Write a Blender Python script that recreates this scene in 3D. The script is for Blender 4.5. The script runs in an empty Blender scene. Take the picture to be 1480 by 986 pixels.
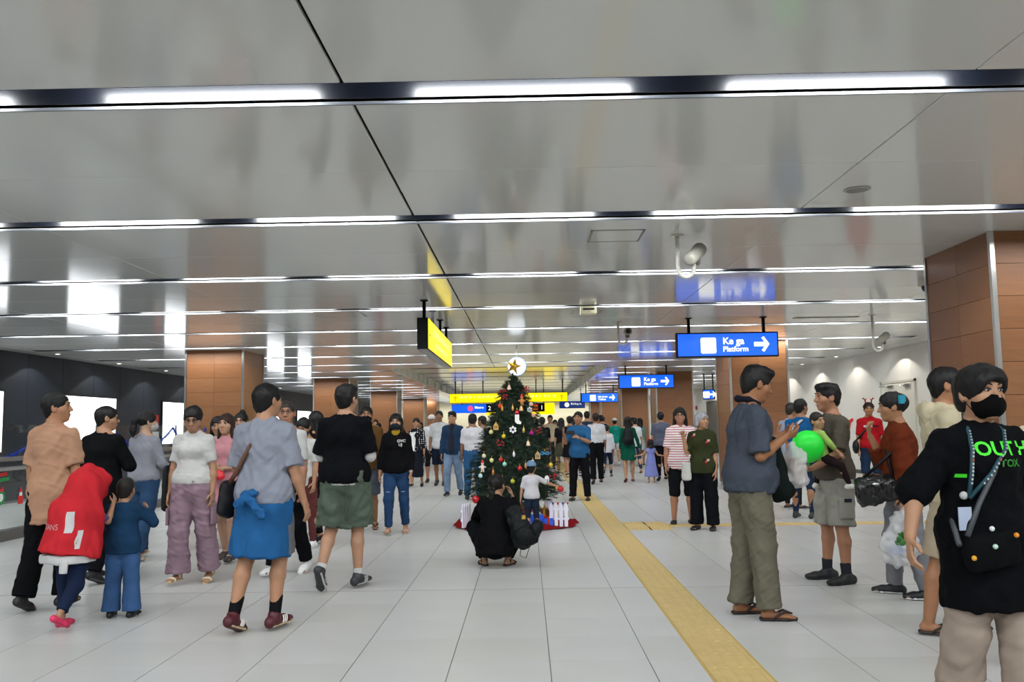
import bpy, bmesh, math, random
import numpy as np
from mathutils import Vector, Matrix

# ------------------------------------------------------------------ camera, world, exposure
sc = bpy.context.scene
COL = sc.collection
def _camera():
    f, pitch, yaw, roll = 1275.9, 0.0961, 0.0148, 0.0152
    cam = bpy.data.cameras.new('camera'); cam.sensor_width = 36.0; cam.sensor_fit = 'HORIZONTAL'
    cam.lens = f / 1480 * 36.0; cam.clip_start = 0.05; cam.clip_end = 300
    o = bpy.data.objects.new('camera', cam); COL.objects.link(o)
    o.matrix_world = (Matrix.Translation((0, 0, 1.43)) @ Matrix.Rotation(yaw, 4, 'Z')
                      @ Matrix.Rotation(math.pi/2 + pitch, 4, 'X') @ Matrix.Rotation(-roll, 4, 'Z'))
    sc.camera = o
_camera()
w = bpy.data.worlds.new('world'); sc.world = w; w.use_nodes = True
w.node_tree.nodes['Background'].inputs[0].default_value = (0.9, 0.95, 1, 1)
w.node_tree.nodes['Background'].inputs[1].default_value = 0.1
sc.view_settings.view_transform = 'Standard'; sc.view_settings.look = 'None'
sc.view_settings.gamma = 1.0; sc.view_settings.use_curve_mapping = False
sc.view_settings.exposure = 0.15
LAMP = 54.0          # radiance of the tube lamps in the ceiling slots

# ------------------------------------------------------------------ helpers
def lin(c):
    if isinstance(c, str):
        c = [int(c[i:i+2], 16)/255 for i in (0, 2, 4)]
    return tuple(x/12.92 if x <= 0.04045 else ((x+0.055)/1.055)**2.4 for x in c)
MATS = {}
def mat(name, col, rough=0.6, metal=0.0, var=0.0, vscale=8.0, bump=0.0, bscale=60.0, emit=0.0, spec=0.5, trans=0.0, alpha=1.0, sheen=0.0, stretch=(1,1,1), ior=1.5):
    if name in MATS: return MATS[name]
    m = bpy.data.materials.new(name); m.use_nodes = True
    nt = m.node_tree; b = nt.nodes['Principled BSDF']
    c = lin(col)
    b.inputs['Base Color'].default_value = (*c, 1); b.inputs['Roughness'].default_value = rough
    b.inputs['Metallic'].default_value = metal; b.inputs['Specular IOR Level'].default_value = spec
    b.inputs['IOR'].default_value = ior
    if trans: b.inputs['Transmission Weight'].default_value = trans
    if alpha < 1: b.inputs['Alpha'].default_value = alpha
    if sheen: b.inputs['Sheen Weight'].default_value = sheen
    if emit:
        b.inputs['Emission Color'].default_value = (*c, 1); b.inputs['Emission Strength'].default_value = emit
    if var or bump:
        tc = nt.nodes.new('ShaderNodeTexCoord'); mp = nt.nodes.new('ShaderNodeMapping')
        mp.inputs['Scale'].default_value = stretch
        nt.links.new(tc.outputs['Object'], mp.inputs['Vector'])
    if var:
        n = nt.nodes.new('ShaderNodeTexNoise'); n.inputs['Scale'].default_value = vscale; n.inputs['Detail'].default_value = 4
        nt.links.new(mp.outputs[0], n.inputs['Vector'])
        r = nt.nodes.new('ShaderNodeValToRGB')
        r.color_ramp.elements[0].position = 0.3; r.color_ramp.elements[1].position = 0.7
        r.color_ramp.elements[0].color = (*[x*(1-var) for x in c], 1)
        r.color_ramp.elements[1].color = (*[min(1, x*(1+var)) for x in c], 1)
        nt.links.new(n.outputs['Fac'], r.inputs['Fac']); nt.links.new(r.outputs['Color'], b.inputs['Base Color'])
    if bump:
        n2 = nt.nodes.new('ShaderNodeTexNoise'); n2.inputs['Scale'].default_value = bscale; n2.inputs['Detail'].default_value = 3
        nt.links.new(mp.outputs[0], n2.inputs['Vector'])
        bp = nt.nodes.new('ShaderNodeBump'); bp.inputs['Strength'].default_value = bump; bp.inputs['Distance'].default_value = 0.01
        nt.links.new(n2.outputs['Fac'], bp.inputs['Height']); nt.links.new(bp.outputs[0], b.inputs['Normal'])
    MATS[name] = m
    return m
def emitmat(name, col, strength):
    if name in MATS: return MATS[name]
    m = bpy.data.materials.new(name); m.use_nodes = True; nt = m.node_tree
    b = nt.nodes['Principled BSDF']; c = lin(col)
    b.inputs['Base Color'].default_value = (*[x*0.3 for x in c], 1); b.inputs['Roughness'].default_value = 0.35
    b.inputs['Emission Color'].default_value = (*c, 1); b.inputs['Emission Strength'].default_value = strength
    MATS[name] = m
    return m

class MB:
    """collects primitives, links them as one mesh object"""
    def __init__(s): s.v = []; s.f = []
    def add(s, v, f):
        o = len(s.v); s.v += [tuple(x) for x in v]; s.f += [tuple(i+o for i in q) for q in f]; return s
    def box(s, x0, x1, y0, y1, z0, z1):
        return s.add([(x0,y0,z0),(x1,y0,z0),(x1,y1,z0),(x0,y1,z0),(x0,y0,z1),(x1,y0,z1),(x1,y1,z1),(x0,y1,z1)],
            [(0,3,2,1),(4,5,6,7),(0,1,5,4),(1,2,6,5),(2,3,7,6),(3,0,4,7)])
    def quad(s, a, b, c, d): return s.add([a, b, c, d], [(0,1,2,3)])
    def tube(s, pts, r, n=8, cap=True):
        pts = [Vector(p) for p in pts]; rs = r if isinstance(r, (list, tuple)) else [r]*len(pts)
        vs = []; up = Vector((0,0,1))
        t0 = (pts[1]-pts[0]).normalized()
        u = t0.orthogonal().normalized()
        for i, p in enumerate(pts):
            t = (pts[min(i+1, len(pts)-1)] - pts[max(i-1, 0)]).normalized()
            u = (u - t*u.dot(t)).normalized(); w_ = t.cross(u)
            for k in range(n):
                a = 2*math.pi*k/n; vs.append(p + (u*math.cos(a) + w_*math.sin(a))*rs[i])
        fs = []
        for i in range(len(pts)-1):
            for k in range(n):
                fs.append((i*n+k, i*n+(k+1) % n, (i+1)*n+(k+1) % n, (i+1)*n+k))
        if cap:
            fs.append(tuple(range(n-1, -1, -1))); fs.append(tuple(range((len(pts)-1)*n, len(pts)*n)))
        return s.add(vs, fs)
    def lathe(s, prof, c=(0,0,0), n=16, axis='z'):
        vs = []
        for r, z in prof:
            for k in range(n):
                a = 2*math.pi*k/n; x, y = r*math.cos(a), r*math.sin(a)
                vs.append((c[0]+x, c[1]+y, c[2]+z) if axis == 'z' else ((c[0]+x, c[1]+z, c[2]+y) if axis == 'y' else (c[0]+z, c[1]+x, c[2]+y)))
        fs = []
        for i in range(len(prof)-1):
            for k in range(n): fs.append((i*n+k, i*n+(k+1) % n, (i+1)*n+(k+1) % n, (i+1)*n+k))
        fs.append(tuple(range(n-1,-1,-1))); fs.append(tuple(range((len(prof)-1)*n, len(prof)*n)))
        return s.add(vs, fs)
    def ball(s, c, r, n=10, m=6):
        rr = r if isinstance(r, (tuple, list)) else (r, r, r)
        prof = [(math.sin(math.pi*i/m), -math.cos(math.pi*i/m)) for i in range(m+1)]
        prof[0] = (0.02, -1); prof[-1] = (0.02, 1)
        t = MB(); t.lathe(prof, n=n)
        return s.add([(c[0]+x*rr[0], c[1]+y*rr[1], c[2]+z*rr[2]) for x, y, z in t.v], t.f)
    def prism(s, poly, h, M=None):
        """extrude polygon (x,y) by h in z, optional matrix"""
        n = len(poly); vs = [Vector((x, y, 0)) for x, y in poly] + [Vector((x, y, h)) for x, y in poly]
        if M: vs = [M @ v for v in vs]
        return s.add(vs, [tuple(range(n-1,-1,-1)), tuple(range(n, 2*n))] + [(i, (i+1) % n, n+(i+1) % n, n+i) for i in range(n)])
    def mesh(s, name):
        me = bpy.data.meshes.new(name); me.from_pydata(s.v, [], s.f); me.update(); return me
    def build(s, name, m, parent=None, smooth=False, loc=None):
        return link(name, s.mesh(name), m, parent, smooth, loc)
def link(name, me, m, parent=None, smooth=False, loc=None):
    o = bpy.data.objects.new(name, me)
    if m is not None and not me.materials: me.materials.append(m)
    if smooth: me.polygons.foreach_set('use_smooth', [True]*len(me.polygons))
    COL.objects.link(o); o.parent = parent
    if loc: o.location = loc
    return o
def fixn(o):
    bm = bmesh.new(); bm.from_mesh(o.data); bmesh.ops.recalc_face_normals(bm, faces=bm.faces); bm.to_mesh(o.data); bm.free(); return o
def tag(o, label=None, cat=None, group=None, kind=None):
    for k, v in (('label', label), ('category', cat), ('group', group), ('kind', kind)):
        if v: o[k] = v
    return o
def empty(name, loc=(0,0,0), rz=0.0, label=None, cat=None, group=None):
    o = bpy.data.objects.new(name, None); COL.objects.link(o); o.location = loc; o.rotation_euler = (0, 0, rz)
    o.empty_display_size = 0.1
    return tag(o, label, cat, group)
def struct(o): o['kind'] = 'structure'; return o
def textmesh(s, size, ext=0.002, align='LEFT', bold=0.0):
    cu = bpy.data.curves.new('lettering', 'FONT'); cu.body = s; cu.size = size; cu.extrude = ext; cu.align_x = align; cu.align_y = 'BOTTOM_BASELINE'
    cu.offset = bold; cu.resolution_u = 3
    o = bpy.data.objects.new('lettering', cu); COL.objects.link(o)
    dg = bpy.context.evaluated_depsgraph_get(); dg.update()
    me = bpy.data.meshes.new_from_object(o.evaluated_get(dg))
    bpy.data.objects.remove(o); me.materials.clear()
    return me
FACE_CAM = Matrix.Rotation(math.pi/2, 4, 'X')      # xy plane -> upright, read from -Y

# ------------------------------------------------------------------ the concourse shell
CZ = 3.2; D = 2.864; Y0 = 4.69; SLOT = 0.31; WX = 3.241; X0 = -0.921
XL, XR = -11.1, 9.1; YB, YE = -9.0, 66.0
M_ceil = mat('ceiling enamel', 'd2d3cf', 0.11, spec=.42, var=0.02, vscale=0.4)
M_black = mat('black paint', '0b0c10', 0.45)
M_reveal = mat('black glossy reveal', '0b0e16', 0.26, spec=.65)
M_lip = mat('grey trim lip', '55585f', 0.4)
M_lamp = emitmat('tube lamp', 'f2f6f8', LAMP)
M_white = mat('white enamel', 'e6e6e2', 0.45)
M_steel = mat('brushed steel', 'b9b9b6', 0.28, metal=1.0)
M_dark = mat('dark grey wall panel', '262b34', 0.6, var=0.08, vscale=3)
M_grout = mat('grout', '6c6b67', 0.8)

# floor ---------------------------------------------------------------
floor = struct(MB().box(XL, XR, YB, YE, -0.06, -0.004).build('floor', M_grout))
M_tile = mat('floor tile', 'bebebc', 0.32, var=0.025, vscale=1.6, spec=0.35)
M_tile2 = mat('floor tile warm', 'bcbcb9', 0.34, var=0.025, vscale=1.3, spec=0.35)
M_tile3 = mat('floor tile cool', 'bfbfbe', 0.31, var=0.025, vscale=1.9, spec=0.35)
TX, TY, TS = -0.4814, 7.948, 0.6
rnd = random.Random(3)
tile_me = []
for m in (M_tile, M_tile2, M_tile3):
    t = MB().box(-0.2972, 0.2972, -0.2992, 0.2992, -0.004, 0).mesh('floor_tile'); t.materials.append(m); tile_me.append(t)
def in_strip(x, y): return (abs(x-1.02) < 0.31 and False)
rest = MB(); near = []
for i in range(-18, 17):
    for j in range(-28, 98):
        cx, cy = TX + TS*(i+0.5), TY + TS*(j+0.5)
        if cx-0.3 < XL or cx+0.3 > XR+0.1 or cy > YE: continue
        if 4.5 < cy < 11.6 and abs(cx) < 0.62*cy+0.3: near.append((cx, cy))
        else: rest.quad((cx-.2972, cy-.2992, 0), (cx+.2972, cy-.2992, 0), (cx+.2972, cy+.2992, 0), (cx-.2972, cy+.2992, 0))
for cx, cy in near:
    link('floor_tile', tile_me[rnd.randrange(3)], None, floor, loc=(cx, cy, 0))
tag(rest.build('floor_tiles', M_tile, floor), kind='stuff')
for yj in (TY, TY+5.4, TY-5.4, TY+10.8): MB().box(XL, XR, yj-.004, yj+.004, -.003, .0006).build('movement_joint', mat('joint filler', '77756f', .8), floor)
# tactile paving
M_tac = mat('yellow tactile tile', 'c5ab72', 0.55, var=0.07, vscale=9)
strip = MB().box(1.015, 1.365, 4.0, 40, -0.002, 0.001).build('tactile_strip', mat('yellow grout', 'b39a57', 0.8), floor)
tb = MB().box(-.157, .157, -.157, .157, 0, .003)
for k in range(4):
    x = -0.112 + k*0.075
    tb.add([(x-.017,-.14,.003),(x+.017,-.14,.003),(x+.017,.14,.003),(x-.017,.14,.003),(x-.009,-.132,.007),(x+.009,-.132,.007),(x+.009,.132,.007),(x-.009,.132,.007)],
           [(4,5,6,7),(0,1,5,4),(1,2,6,5),(2,3,7,6),(3,0,4,7)])
tb = tb.mesh('tactile_tile'); tb.materials.append(M_tac)
for k in range(110):
    link('tactile_tile', tb, None, strip, loc=(1.19, 4.2+0.32*k, 0.001))
br = MB().box(1.36, 9.0, 12.5, 12.84, -.002, .001).build('tactile_branch', MATS['yellow grout'], floor)
dome = MB().box(-.157, .157, -.157, .157, 0, .003)
for a in range(5):
    for b in range(5): dome.lathe([(.013,.003),(.011,.006),(.006,.0075)], (-.12+.06*a, -.12+.06*b, 0), 6)
dome = dome.mesh('tactile_tile'); dome.materials.append(M_tac)
for k in range(24):
    o = link('tactile_tile', tb, None, br, loc=(1.52+.32*k, 12.67, .001)); o.rotation_euler.z = math.pi/2
for a in (0, 1):
    for b in (-1, 1): link('tactile_tile', dome, None, br, loc=(1.53+.32*a*.9, 12.67+.33*b, .001))

# ceiling -------------------------------------------------------------
ceil = struct(MB().box(XL, XR, YB, YE, CZ+0.75, CZ+0.8).build('ceiling', M_black))
CF = (-4.0, 2.4, 26.45, 55.2)     # coffer
def slot_y(k): return Y0 + D*k
far = MB(); panel_cache = {}
cols = [X0 + WX*i for i in range(-4, 5)]
def panel(x0, x1, y0, y1, z, part):
    if part:
        key = (round(x1-x0, 3), round(y1-y0, 3))
        if key not in panel_cache:
            hx, hy, b = key[0]/2, key[1]/2, 0.004
            t = MB().add([(-hx,-hy,.02),(hx,-hy,.02),(hx,hy,.02),(-hx,hy,.02),(-hx,-hy,b),(hx,-hy,b),(hx,hy,b),(-hx,hy,b),(-hx+b,-hy+b,0),(hx-b,-hy+b,0),(hx-b,hy-b,0),(-hx+b,hy-b,0)],
                [(0,1,2,3),(4,5,1,0),(5,6,2,1),(6,7,3,2),(7,4,0,3),(8,9,5,4),(9,10,6,5),(10,11,7,6),(11,8,4,7),(11,10,9,8)])
            me = t.mesh('ceiling_panel'); me.materials.append(M_ceil); panel_cache[key] = me
        link('ceiling_panel', panel_cache[key], None, ceil, loc=((x0+x1)/2, (y0+y1)/2, z))
    else:
        far.quad((x0,y1,z),(x1,y1,z),(x1,y0,z),(x0,y0,z))
ks = list(range(-4, 22))
for k in ks:
    ya, yb = slot_y(k-1), slot_y(k)-SLOT
    ym = (ya+yb)/2
    for i in range(-4, 4):
        xa, xb = X0+WX*i, X0+WX*(i+1)
        g0 = 0.009 if i == 0 else 0.0035; g1 = 0.009 if i == -1 else 0.0035
        xa, xb = max(xa+g0, XL), min(xb-g1, XR)
        if xb-xa < 0.05: continue
        for (p, q) in ((ya+.001, ym-.0015), (ym+.0015, yb-.001)):
            # leave the coffer open
            if q > CF[2] and p < CF[3]:
                segs = []
                if xa < CF[0]: segs.append((xa, min(xb, CF[0])))
                if xb > CF[1]: segs.append((max(xa, CF[1]), xb))
                for s0, s1 in segs: panel(s0, s1, p, q, CZ, False)
                if p < CF[2]: panel(max(xa, CF[0]), min(xb, CF[1]), p, CF[2], CZ, False) if min(xb, CF[1]) > max(xa, CF[0]) else None
                if q > CF[3]: panel(max(xa, CF[0]), min(xb, CF[1]), CF[3], q, CZ, False) if min(xb, CF[1]) > max(xa, CF[0]) else None
            else: panel(xa, xb, p, q, CZ, 1.5 < p < 22)
    # raised panels of the coffer
    ca, cb = max(ya, CF[2]), min(yb, CF[3])
    if cb - ca > 0.2: far.quad((CF[0],cb,CZ+.25),(CF[1],cb,CZ+.25),(CF[1],ca,CZ+.25),(CF[0],ca,CZ+.25))
far.quad((cols[-1], YE, CZ), (XR, YE, CZ), (XR, YB, CZ), (cols[-1], YB, CZ))
tag(far.build('far_ceiling_panels', M_ceil, ceil), kind='stuff')
lamp_t = MB().box(-.62, .62, -.012, .012, -.072, .072)
lampface = MB().quad((-.61, .0135, -.066), (-.61, .0135, .066), (.61, .0135, .066), (.61, .0135, -.066)).mesh('lamp_tube'); lampface.materials.append(M_lamp)
lamphouse = lamp_t.mesh('lamp_housing'); lamphouse.materials.append(M_white)
ordn = ['first','second','third','fourth','fifth','sixth','seventh','eighth','ninth','tenth','eleventh','twelfth','thirteenth','fourteenth']
XS0, XS1 = -10.6, 8.3
for k in ks:
    y1 = slot_y(k); y0 = y1-SLOT; zz = CZ
    spans = [(XS0, XS1, CZ)]
    if CF[2] < y0 and y1 < CF[3]: spans = [(XS0, CF[0], CZ), (CF[0], CF[1], CZ+.25), (CF[1], XS1, CZ)]
    ch = MB()
    for a, b, z in spans:
        ch.quad((a,y0,z+.2),(a,y1,z+.2),(b,y1,z+.2),(b,y0,z+.2))            # top
        ch.quad((a,y0,z),(a,y0,z+.2),(b,y0,z+.2),(b,y0,z))                    # near side
        ch.quad((a,y0,z),(a,y1,z),(a,y1,z+.2),(a,y0,z+.2)); ch.quad((b,y0,z),(b,y0,z+.2),(b,y1,z+.2),(b,y1,z))
    cho = ch.build('light_channel', M_black, ceil)
    rv = MB(); lp = MB()
    for a, b, z in spans:
        rv.box(a, b, y1-.012, y1-.002, z+.034, z+.2)
        lp.box(a, b, y1-.014, y1, z-.002, z+.014)
    rv.build('reveal', M_reveal, cho); lp.build('trim_lip', M_lip, cho)
    if XS0 > XL: MB().quad((XL, y1, CZ), (XS0, y1, CZ), (XS0, y0, CZ), (XL, y0, CZ)).build('closing_panel', M_ceil, cho)
    MB().quad((XS1, y1, CZ), (XR, y1, CZ), (XR, y0, CZ), (XS1, y0, CZ)).build('closing_panel', M_ceil, cho)
    n = 0
    for i in range(-6, 5):
        xc = -0.6+.61 + 1.78*i
        if xc-.62 < XS0 or xc+.62 > XS1: continue
        z = CZ
        if CF[2]-.3 < y0 and y1 < CF[3]+.3 and CF[0]-.7 < xc < CF[1]+.7: continue
        lo = link('tube_lamp', lamphouse, None, None, loc=(xc, y0+.05, z+.1)); link('lamp_tube', lampface, None, lo)
        lo.rotation_euler.x = math.radians(-22)
        vis = 0 <= k <= 8 and abs(xc) < 0.62*y1
        if vis:
            n += 1
            tag(lo, f'white tube lamp, {ordn[n-1]} from the left in the {ordn[k]} ceiling slot from the front', 'light', 'tube lamps in the ceiling slots')
        elif k < 0: tag(lo, 'white tube lamp in a ceiling slot behind the viewer', 'light', 'tube lamps behind the viewer')
        else: tag(lo, 'white tube lamp in a ceiling slot beyond the ninth one', 'light', 'tube lamps far down the ceiling')
# coffer sides
M_cof = mat('coffer side', 'cfcdc8', 0.3)
cz = MB()
cz.box(CF[0]-.03, CF[0], CF[2], CF[3], CZ-.06, CZ+.28); cz.box(CF[1], CF[1]+.03, CF[2], CF[3], CZ-.06, CZ+.28)
cz.box(CF[0], CF[1], CF[3], CF[3]+.03, CZ-.06, CZ+.28); cz.box(CF[0], CF[1], CF[2]-.03, CF[2], CZ, CZ+.28)
cz.build('coffer_edge', M_cof, ceil)
for sx in (CF[0], CF[1]):
    for j in range(19):
        y = CF[2]+.6+1.5*j
        MB().box(sx-.012, sx+.012, y, y+.9, CZ-.05, CZ+.24).build('coffer_panel', M_white, ceil)

# walls ---------------------------------------------------------------
wl = struct(MB().box(XL-.2, XL-.02, YB, YE, 0, CZ+.8).build('wall_left', M_black))
pm = MB().box(0, .02, 0, 1.492, 0, CZ).mesh('wall_panel'); pm.materials.append(M_dark)
for j in range(50): link('wall_panel', pm, None, wl, loc=(XL-.02, YB+1.5*j, 0))
wr = struct(MB().box(XR+.02, XR+.2, YB, YE, 0, CZ+.8).build('wall_right', mat('panel joint', '9a9894', 0.8)))
M_rw = mat('cream wall panel', 'dddad2', 0.5, var=0.015, vscale=1)
pm = MB().box(-.02, 0, 0, 1.195, 0, CZ).mesh('wall_panel'); pm.materials.append(M_rw)
for j in range(63): link('wall_panel', pm, None, wr, loc=(XR+.02, YB+1.2*j, 0))
wf = struct(MB().box(XL, XR, YE, YE+.2, 0, CZ+.8).build('wall_front', mat('far wall', 'd8cfae', 0.6, var=0.03)))
wb = struct(MB().box(XL, XR, YB-.2, YB, 0, CZ+.8).build('wall_back', M_rw))
struct(MB().box(XR-.015, XR, YB, 20.7, 0, .1).box(XR-.015, XR, 22.75, YE, 0, .1).build('baseboard_right', mat('dark skirting', '4a4744', 0.5)))
# double service door in the right wall
d1 = struct(MB().box(XR-.04, XR+.01, 20.72, 20.78, 0, 2.4).box(XR-.04, XR+.01, 22.68, 22.74, 0, 2.4).box(XR-.04, XR+.01, 20.72, 22.74, 2.34, 2.4).build('door_1', mat('door frame', 'c9c5b8', 0.45)))
M_leaf = mat('door leaf', 'dedbcf', 0.45)
for a, b in ((20.79, 21.725), (21.735, 22.67)):
    lf = MB().box(XR-.03, XR+.005, a, b, .01, 2.33).build('door_leaf', M_leaf, d1)
    MB().box(XR-.07, XR-.03, (a+b)/2-.3, (a+b)/2+.02, 2.22, 2.29).tube([(XR-.05,(a+b)/2,2.25),(XR-.22,(a+b)/2+.15,2.27),(XR-.03,(a+b)/2+.3,2.3)], .01, 6).build('door_closer', M_steel, lf)
    MB().tube([(XR-.03, 21.73+(.1 if a > 21 else -.1), 1.0), (XR-.08, 21.73+(.1 if a > 21 else -.1), 1.0), (XR-.08, 21.73+(.22 if a > 21 else -.22), 1.0)], .01, 6).build('door_handle', M_steel, lf)
d2 = struct(MB().box(XR-.05, XR, 42.0, 44.6, 0, 2.5).build('door_2', mat('dark doorway frame', '3d3b3a', 0.5)))
MB().box(XR-.06, XR-.04, 42.1, 44.5, 0, 2.4).build('door_leaf', mat('dark door', '55534f', 0.5), d2)

# ------------------------------------------------------------------ columns
def woodmat(name, col):
    m = mat(name, col, 0.42, var=0.10, vscale=5.0, stretch=(0.6, 0.6, 14), spec=0.4)
    return m
WOODS = [woodmat('wood veneer a', '7d5231'), woodmat('wood veneer b', '794e2d'), woodmat('wood veneer c', '815635')]
M_joint = mat('dark joint', '4d3421', 0.8)
rnd = random.Random(11)
pan_me = {}
def column(x0, x1, y0, y1, detail, label):
    c = empty('column', ((x0+x1)/2, (y0+y1)/2, 0), 0, label, 'column', 'wood clad columns')
    hx, hy = (x1-x0)/2, (y1-y0)/2
    MB().box(-hx+.008, hx-.008, -hy+.008, hy-.008, 0, CZ).build('core', M_joint, c)
    rows = 10; rh = (CZ-.1)/rows
    MB().box(-hx-.004, hx+.004, -hy-.004, hy+.004, 0, .1).build('plinth', M_steel, c)
    for sx in (-1, 1):
        for sy in (-1, 1):
            MB().box(sx*hx-.022, sx*hx+.022, sy*hy-.022, sy*hy+.022, .1, CZ).build('corner_trim', M_steel, c)
    faces = [(-1, 'y'), (1, 'x'), (-1, 'x'), (1, 'y')]
    nc = 2
    for sg, ax in faces:
        half = hx if ax == 'y' else hy
        w_ = (2*half-.044)/nc
        if detail:
            for r in range(rows):
                for q in range(nc):
                    a = -half+.022+q*w_
                    key = (round(w_, 3), ax, sg, rnd.randrange(3))
                    if key not in pan_me:
                        t = MB()
                        if ax == 'y': t.box(.002, w_-.002, -.006, .006, .002, rh-.002)
                        else: t.box(-.006, .006, .002, w_-.002, .002, rh-.002)
                        me = t.mesh('cladding_panel'); me.materials.append(WOODS[key[3]]); pan_me[key] = me
                    o = link('cladding_panel', pan_me[key], None, c, loc=((a, sg*hy, .1+r*rh) if ax == 'y' else (sg*hx, a, .1+r*rh)))
        else:
            t = MB()
            if ax == 'y': t.box(-half+.022, half-.022, sg*hy-.006, sg*hy+.006, .1, CZ)
            else: t.box(sg*hx-.006, sg*hx+.006, -half+.022, half-.022, .1, CZ)
            t.build('cladding', WOODS[rnd.randrange(3)], c)
    return c
nth = ['nearest', 'second', 'third', 'fourth', 'fifth', 'sixth']
for i, y in enumerate((8.3, 19.1, 30.0, 41.0, 52.0, 61.0)):
    column(4.42, 5.65, y, y+1.35, i < 3, ['large wood clad column at the right edge behind the masked man', 'wood clad column with the white notice, behind the man with the phone', 'third wood clad column of the right row, behind the grey shirt man', 'fourth wood clad column of the right row, under the second blue sign', 'fifth wood clad column of the right row', 'last wood clad column of the right row'][i])
for i, y in enumerate((19.4, 31.2, 42.7, 54.0, 62.0)):
    column(-7.52, -6.25, y, y+1.5, i < 2, ['large wood clad column on the left beside the glass barrier', 'second wood clad column of the left row', 'third wood clad column of the left row', 'fourth wood clad column of the left row', 'last wood clad column of the left row'][i])

# ------------------------------------------------------------------ wall washer spots (lamps with their cans)
def washer(x, y, e, col, label, sgn):
    r = empty('downlight', (x, y, CZ), 0, label, 'light', 'wall washer downlights')
    MB().lathe([(.05, .0), (.065, -.004), (.065, -.012), (.05, -.012)], n=14).build('rim', M_white, r)
    MB().lathe([(.045, -.0125), (.02, -.0128)], n=14).build('lens', emitmat('downlight lens', 'fff4e0', 6), r)
    L = bpy.data.lights.new('downlight', 'SPOT'); L.energy = e; L.color = col; L.spot_size = math.radians(124); L.spot_blend = 0.12; L.shadow_soft_size = 0.03
    o = bpy.data.objects.new('downlight_beam', L); COL.objects.link(o); o.parent = r; o.location = (0, 0, -.03); o.rotation_euler = (0, math.radians(-4*sgn), 0)
for j in range(10): washer(XR-.57, 15.3+3.0*j, 38, (1, .96, .88), f'small round downlight above the cream wall, {ordn[j]} from the front', 1)
for j in range(8): washer(XL+.6, 16.6+3.0*j, 26, (.95, .97, 1), f'small round downlight above the dark wall, {ordn[j]} from the front', -1)

# ------------------------------------------------------------------ lightbox screens on the dark wall
M_screen = emitmat('lightbox face', 'f6faff', 2.6)
for i, (a, b) in enumerate(((15.4, 18.5), (21.0, 23.65), (26.75, 29.4), (32.6, 35.2), (37.5, 40.1), (42.6, 45.2))):
    c = empty('advert_lightbox', (XL, (a+b)/2, 1.05), 0, ['blank white lightbox at the left edge of the picture', 'blank white lightbox behind the two dark haired men on the left', 'blank white lightbox behind the woman in the white shirt', 'blank white lightbox hidden behind the left column', 'blank white lightbox just left of the second left column', 'blank white lightbox farthest along the dark wall'][i], 'lightbox', 'lightboxes on the dark wall')
    h = (b-a)/2
    MB().box(.0, .06, -h-.04, h+.04, -.04, 1.31).build('frame', M_black, c)
    MB().box(.055, .065, -h, h, 0, 1.27).build('face', M_screen, c)
pn = MB().box(XL, XL+.01, 26.15, 26.55, 1.5, 1.92).build('fire_notice', mat('red notice', 'c8261e', .5)); tag(pn, 'small red notice on the dark wall beside a lightbox', 'notice')
pn = MB().box(XL, XL+.01, 26.15, 26.6, 1.1, 1.42).build('paper_notice', mat('white paper', 'd8d8d8', .6)); tag(pn, 'pale paper notice below the red one on the dark wall', 'notice')

# ------------------------------------------------------------------ glass balustrade
def glassmat(name, tint, refl=1.0):
    m = bpy.data.materials.new(name); m.use_nodes = True; nt = m.node_tree; nt.nodes.clear()
    out = nt.nodes.new('ShaderNodeOutputMaterial'); mix = nt.nodes.new('ShaderNodeMixShader')
    lw = nt.nodes.new('ShaderNodeLayerWeight'); lw.inputs[0].default_value = 0.5
    pw = nt.nodes.new('ShaderNodeMath'); pw.operation = 'POWER'; pw.inputs[1].default_value = 4.0; nt.links.new(lw.outputs['Facing'], pw.inputs[0])
    fr = nt.nodes.new('ShaderNodeMath'); fr.operation = 'MULTIPLY_ADD'; fr.inputs[1].default_value = 0.6; fr.inputs[2].default_value = 0.03; nt.links.new(pw.outputs[0], fr.inputs[0])
    t = nt.nodes.new('ShaderNodeBsdfTransparent'); t.inputs[0].default_value = (*tint, 1)
    g = nt.nodes.new('ShaderNodeBsdfGlossy'); g.inputs['Roughness'].default_value = 0.03
    nt.links.new(fr.outputs[0], mix.inputs[0]); nt.links.new(t.outputs[0], mix.inputs[1]); nt.links.new(g.outputs[0], mix.inputs[2])
    nt.links.new(mix.outputs[0], out.inputs[0]); return m
M_glass = glassmat('barrier glass', (.93, .96, .95))
BX = -7.05
M_stone = mat('dark kerb stone', '5c5955', 0.5, var=.05)
M_tinsel = mat('blue tinsel', '1244c8', 0.22, metal=0.7)
def barrier(ya, yb, n, label):
    b = empty('glass_barrier', (BX, ya, 0), 0, label, 'barrier', 'glass barriers along the left')
    L = yb-ya; w_ = L/n
    MB().box(-.07, .07, 0, L, 0, .14).build('kerb', M_stone, b)
    for i in range(n):
        MB().box(-.006, .006, i*w_+.012, (i+1)*w_-.012, .14, 1.55).build('glass_panel', M_glass, b)
    for i in range(n+1):
        MB().box(-.012, .012, i*w_-.009, i*w_+.009, .14, 1.55).box(-.03, .05, i*w_-.02, i*w_+.02, .95, 1.0).build('post', M_steel, b)
    MB().box(.03, .075, 0, L, 1.06, 1.12).build('upper_handrail', M_steel, b)
    MB().tube([(.055, 0, .96), (.055, L, .96)], .028, 10).build('lower_handrail', M_steel, b)
    return w_
barrier(2.9, 19.38, 10, 'tall glass barrier with steel handrails left of the nearest left column')
barrier(20.95, 31.15, 6, 'glass barrier between the first and second left columns')
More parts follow.
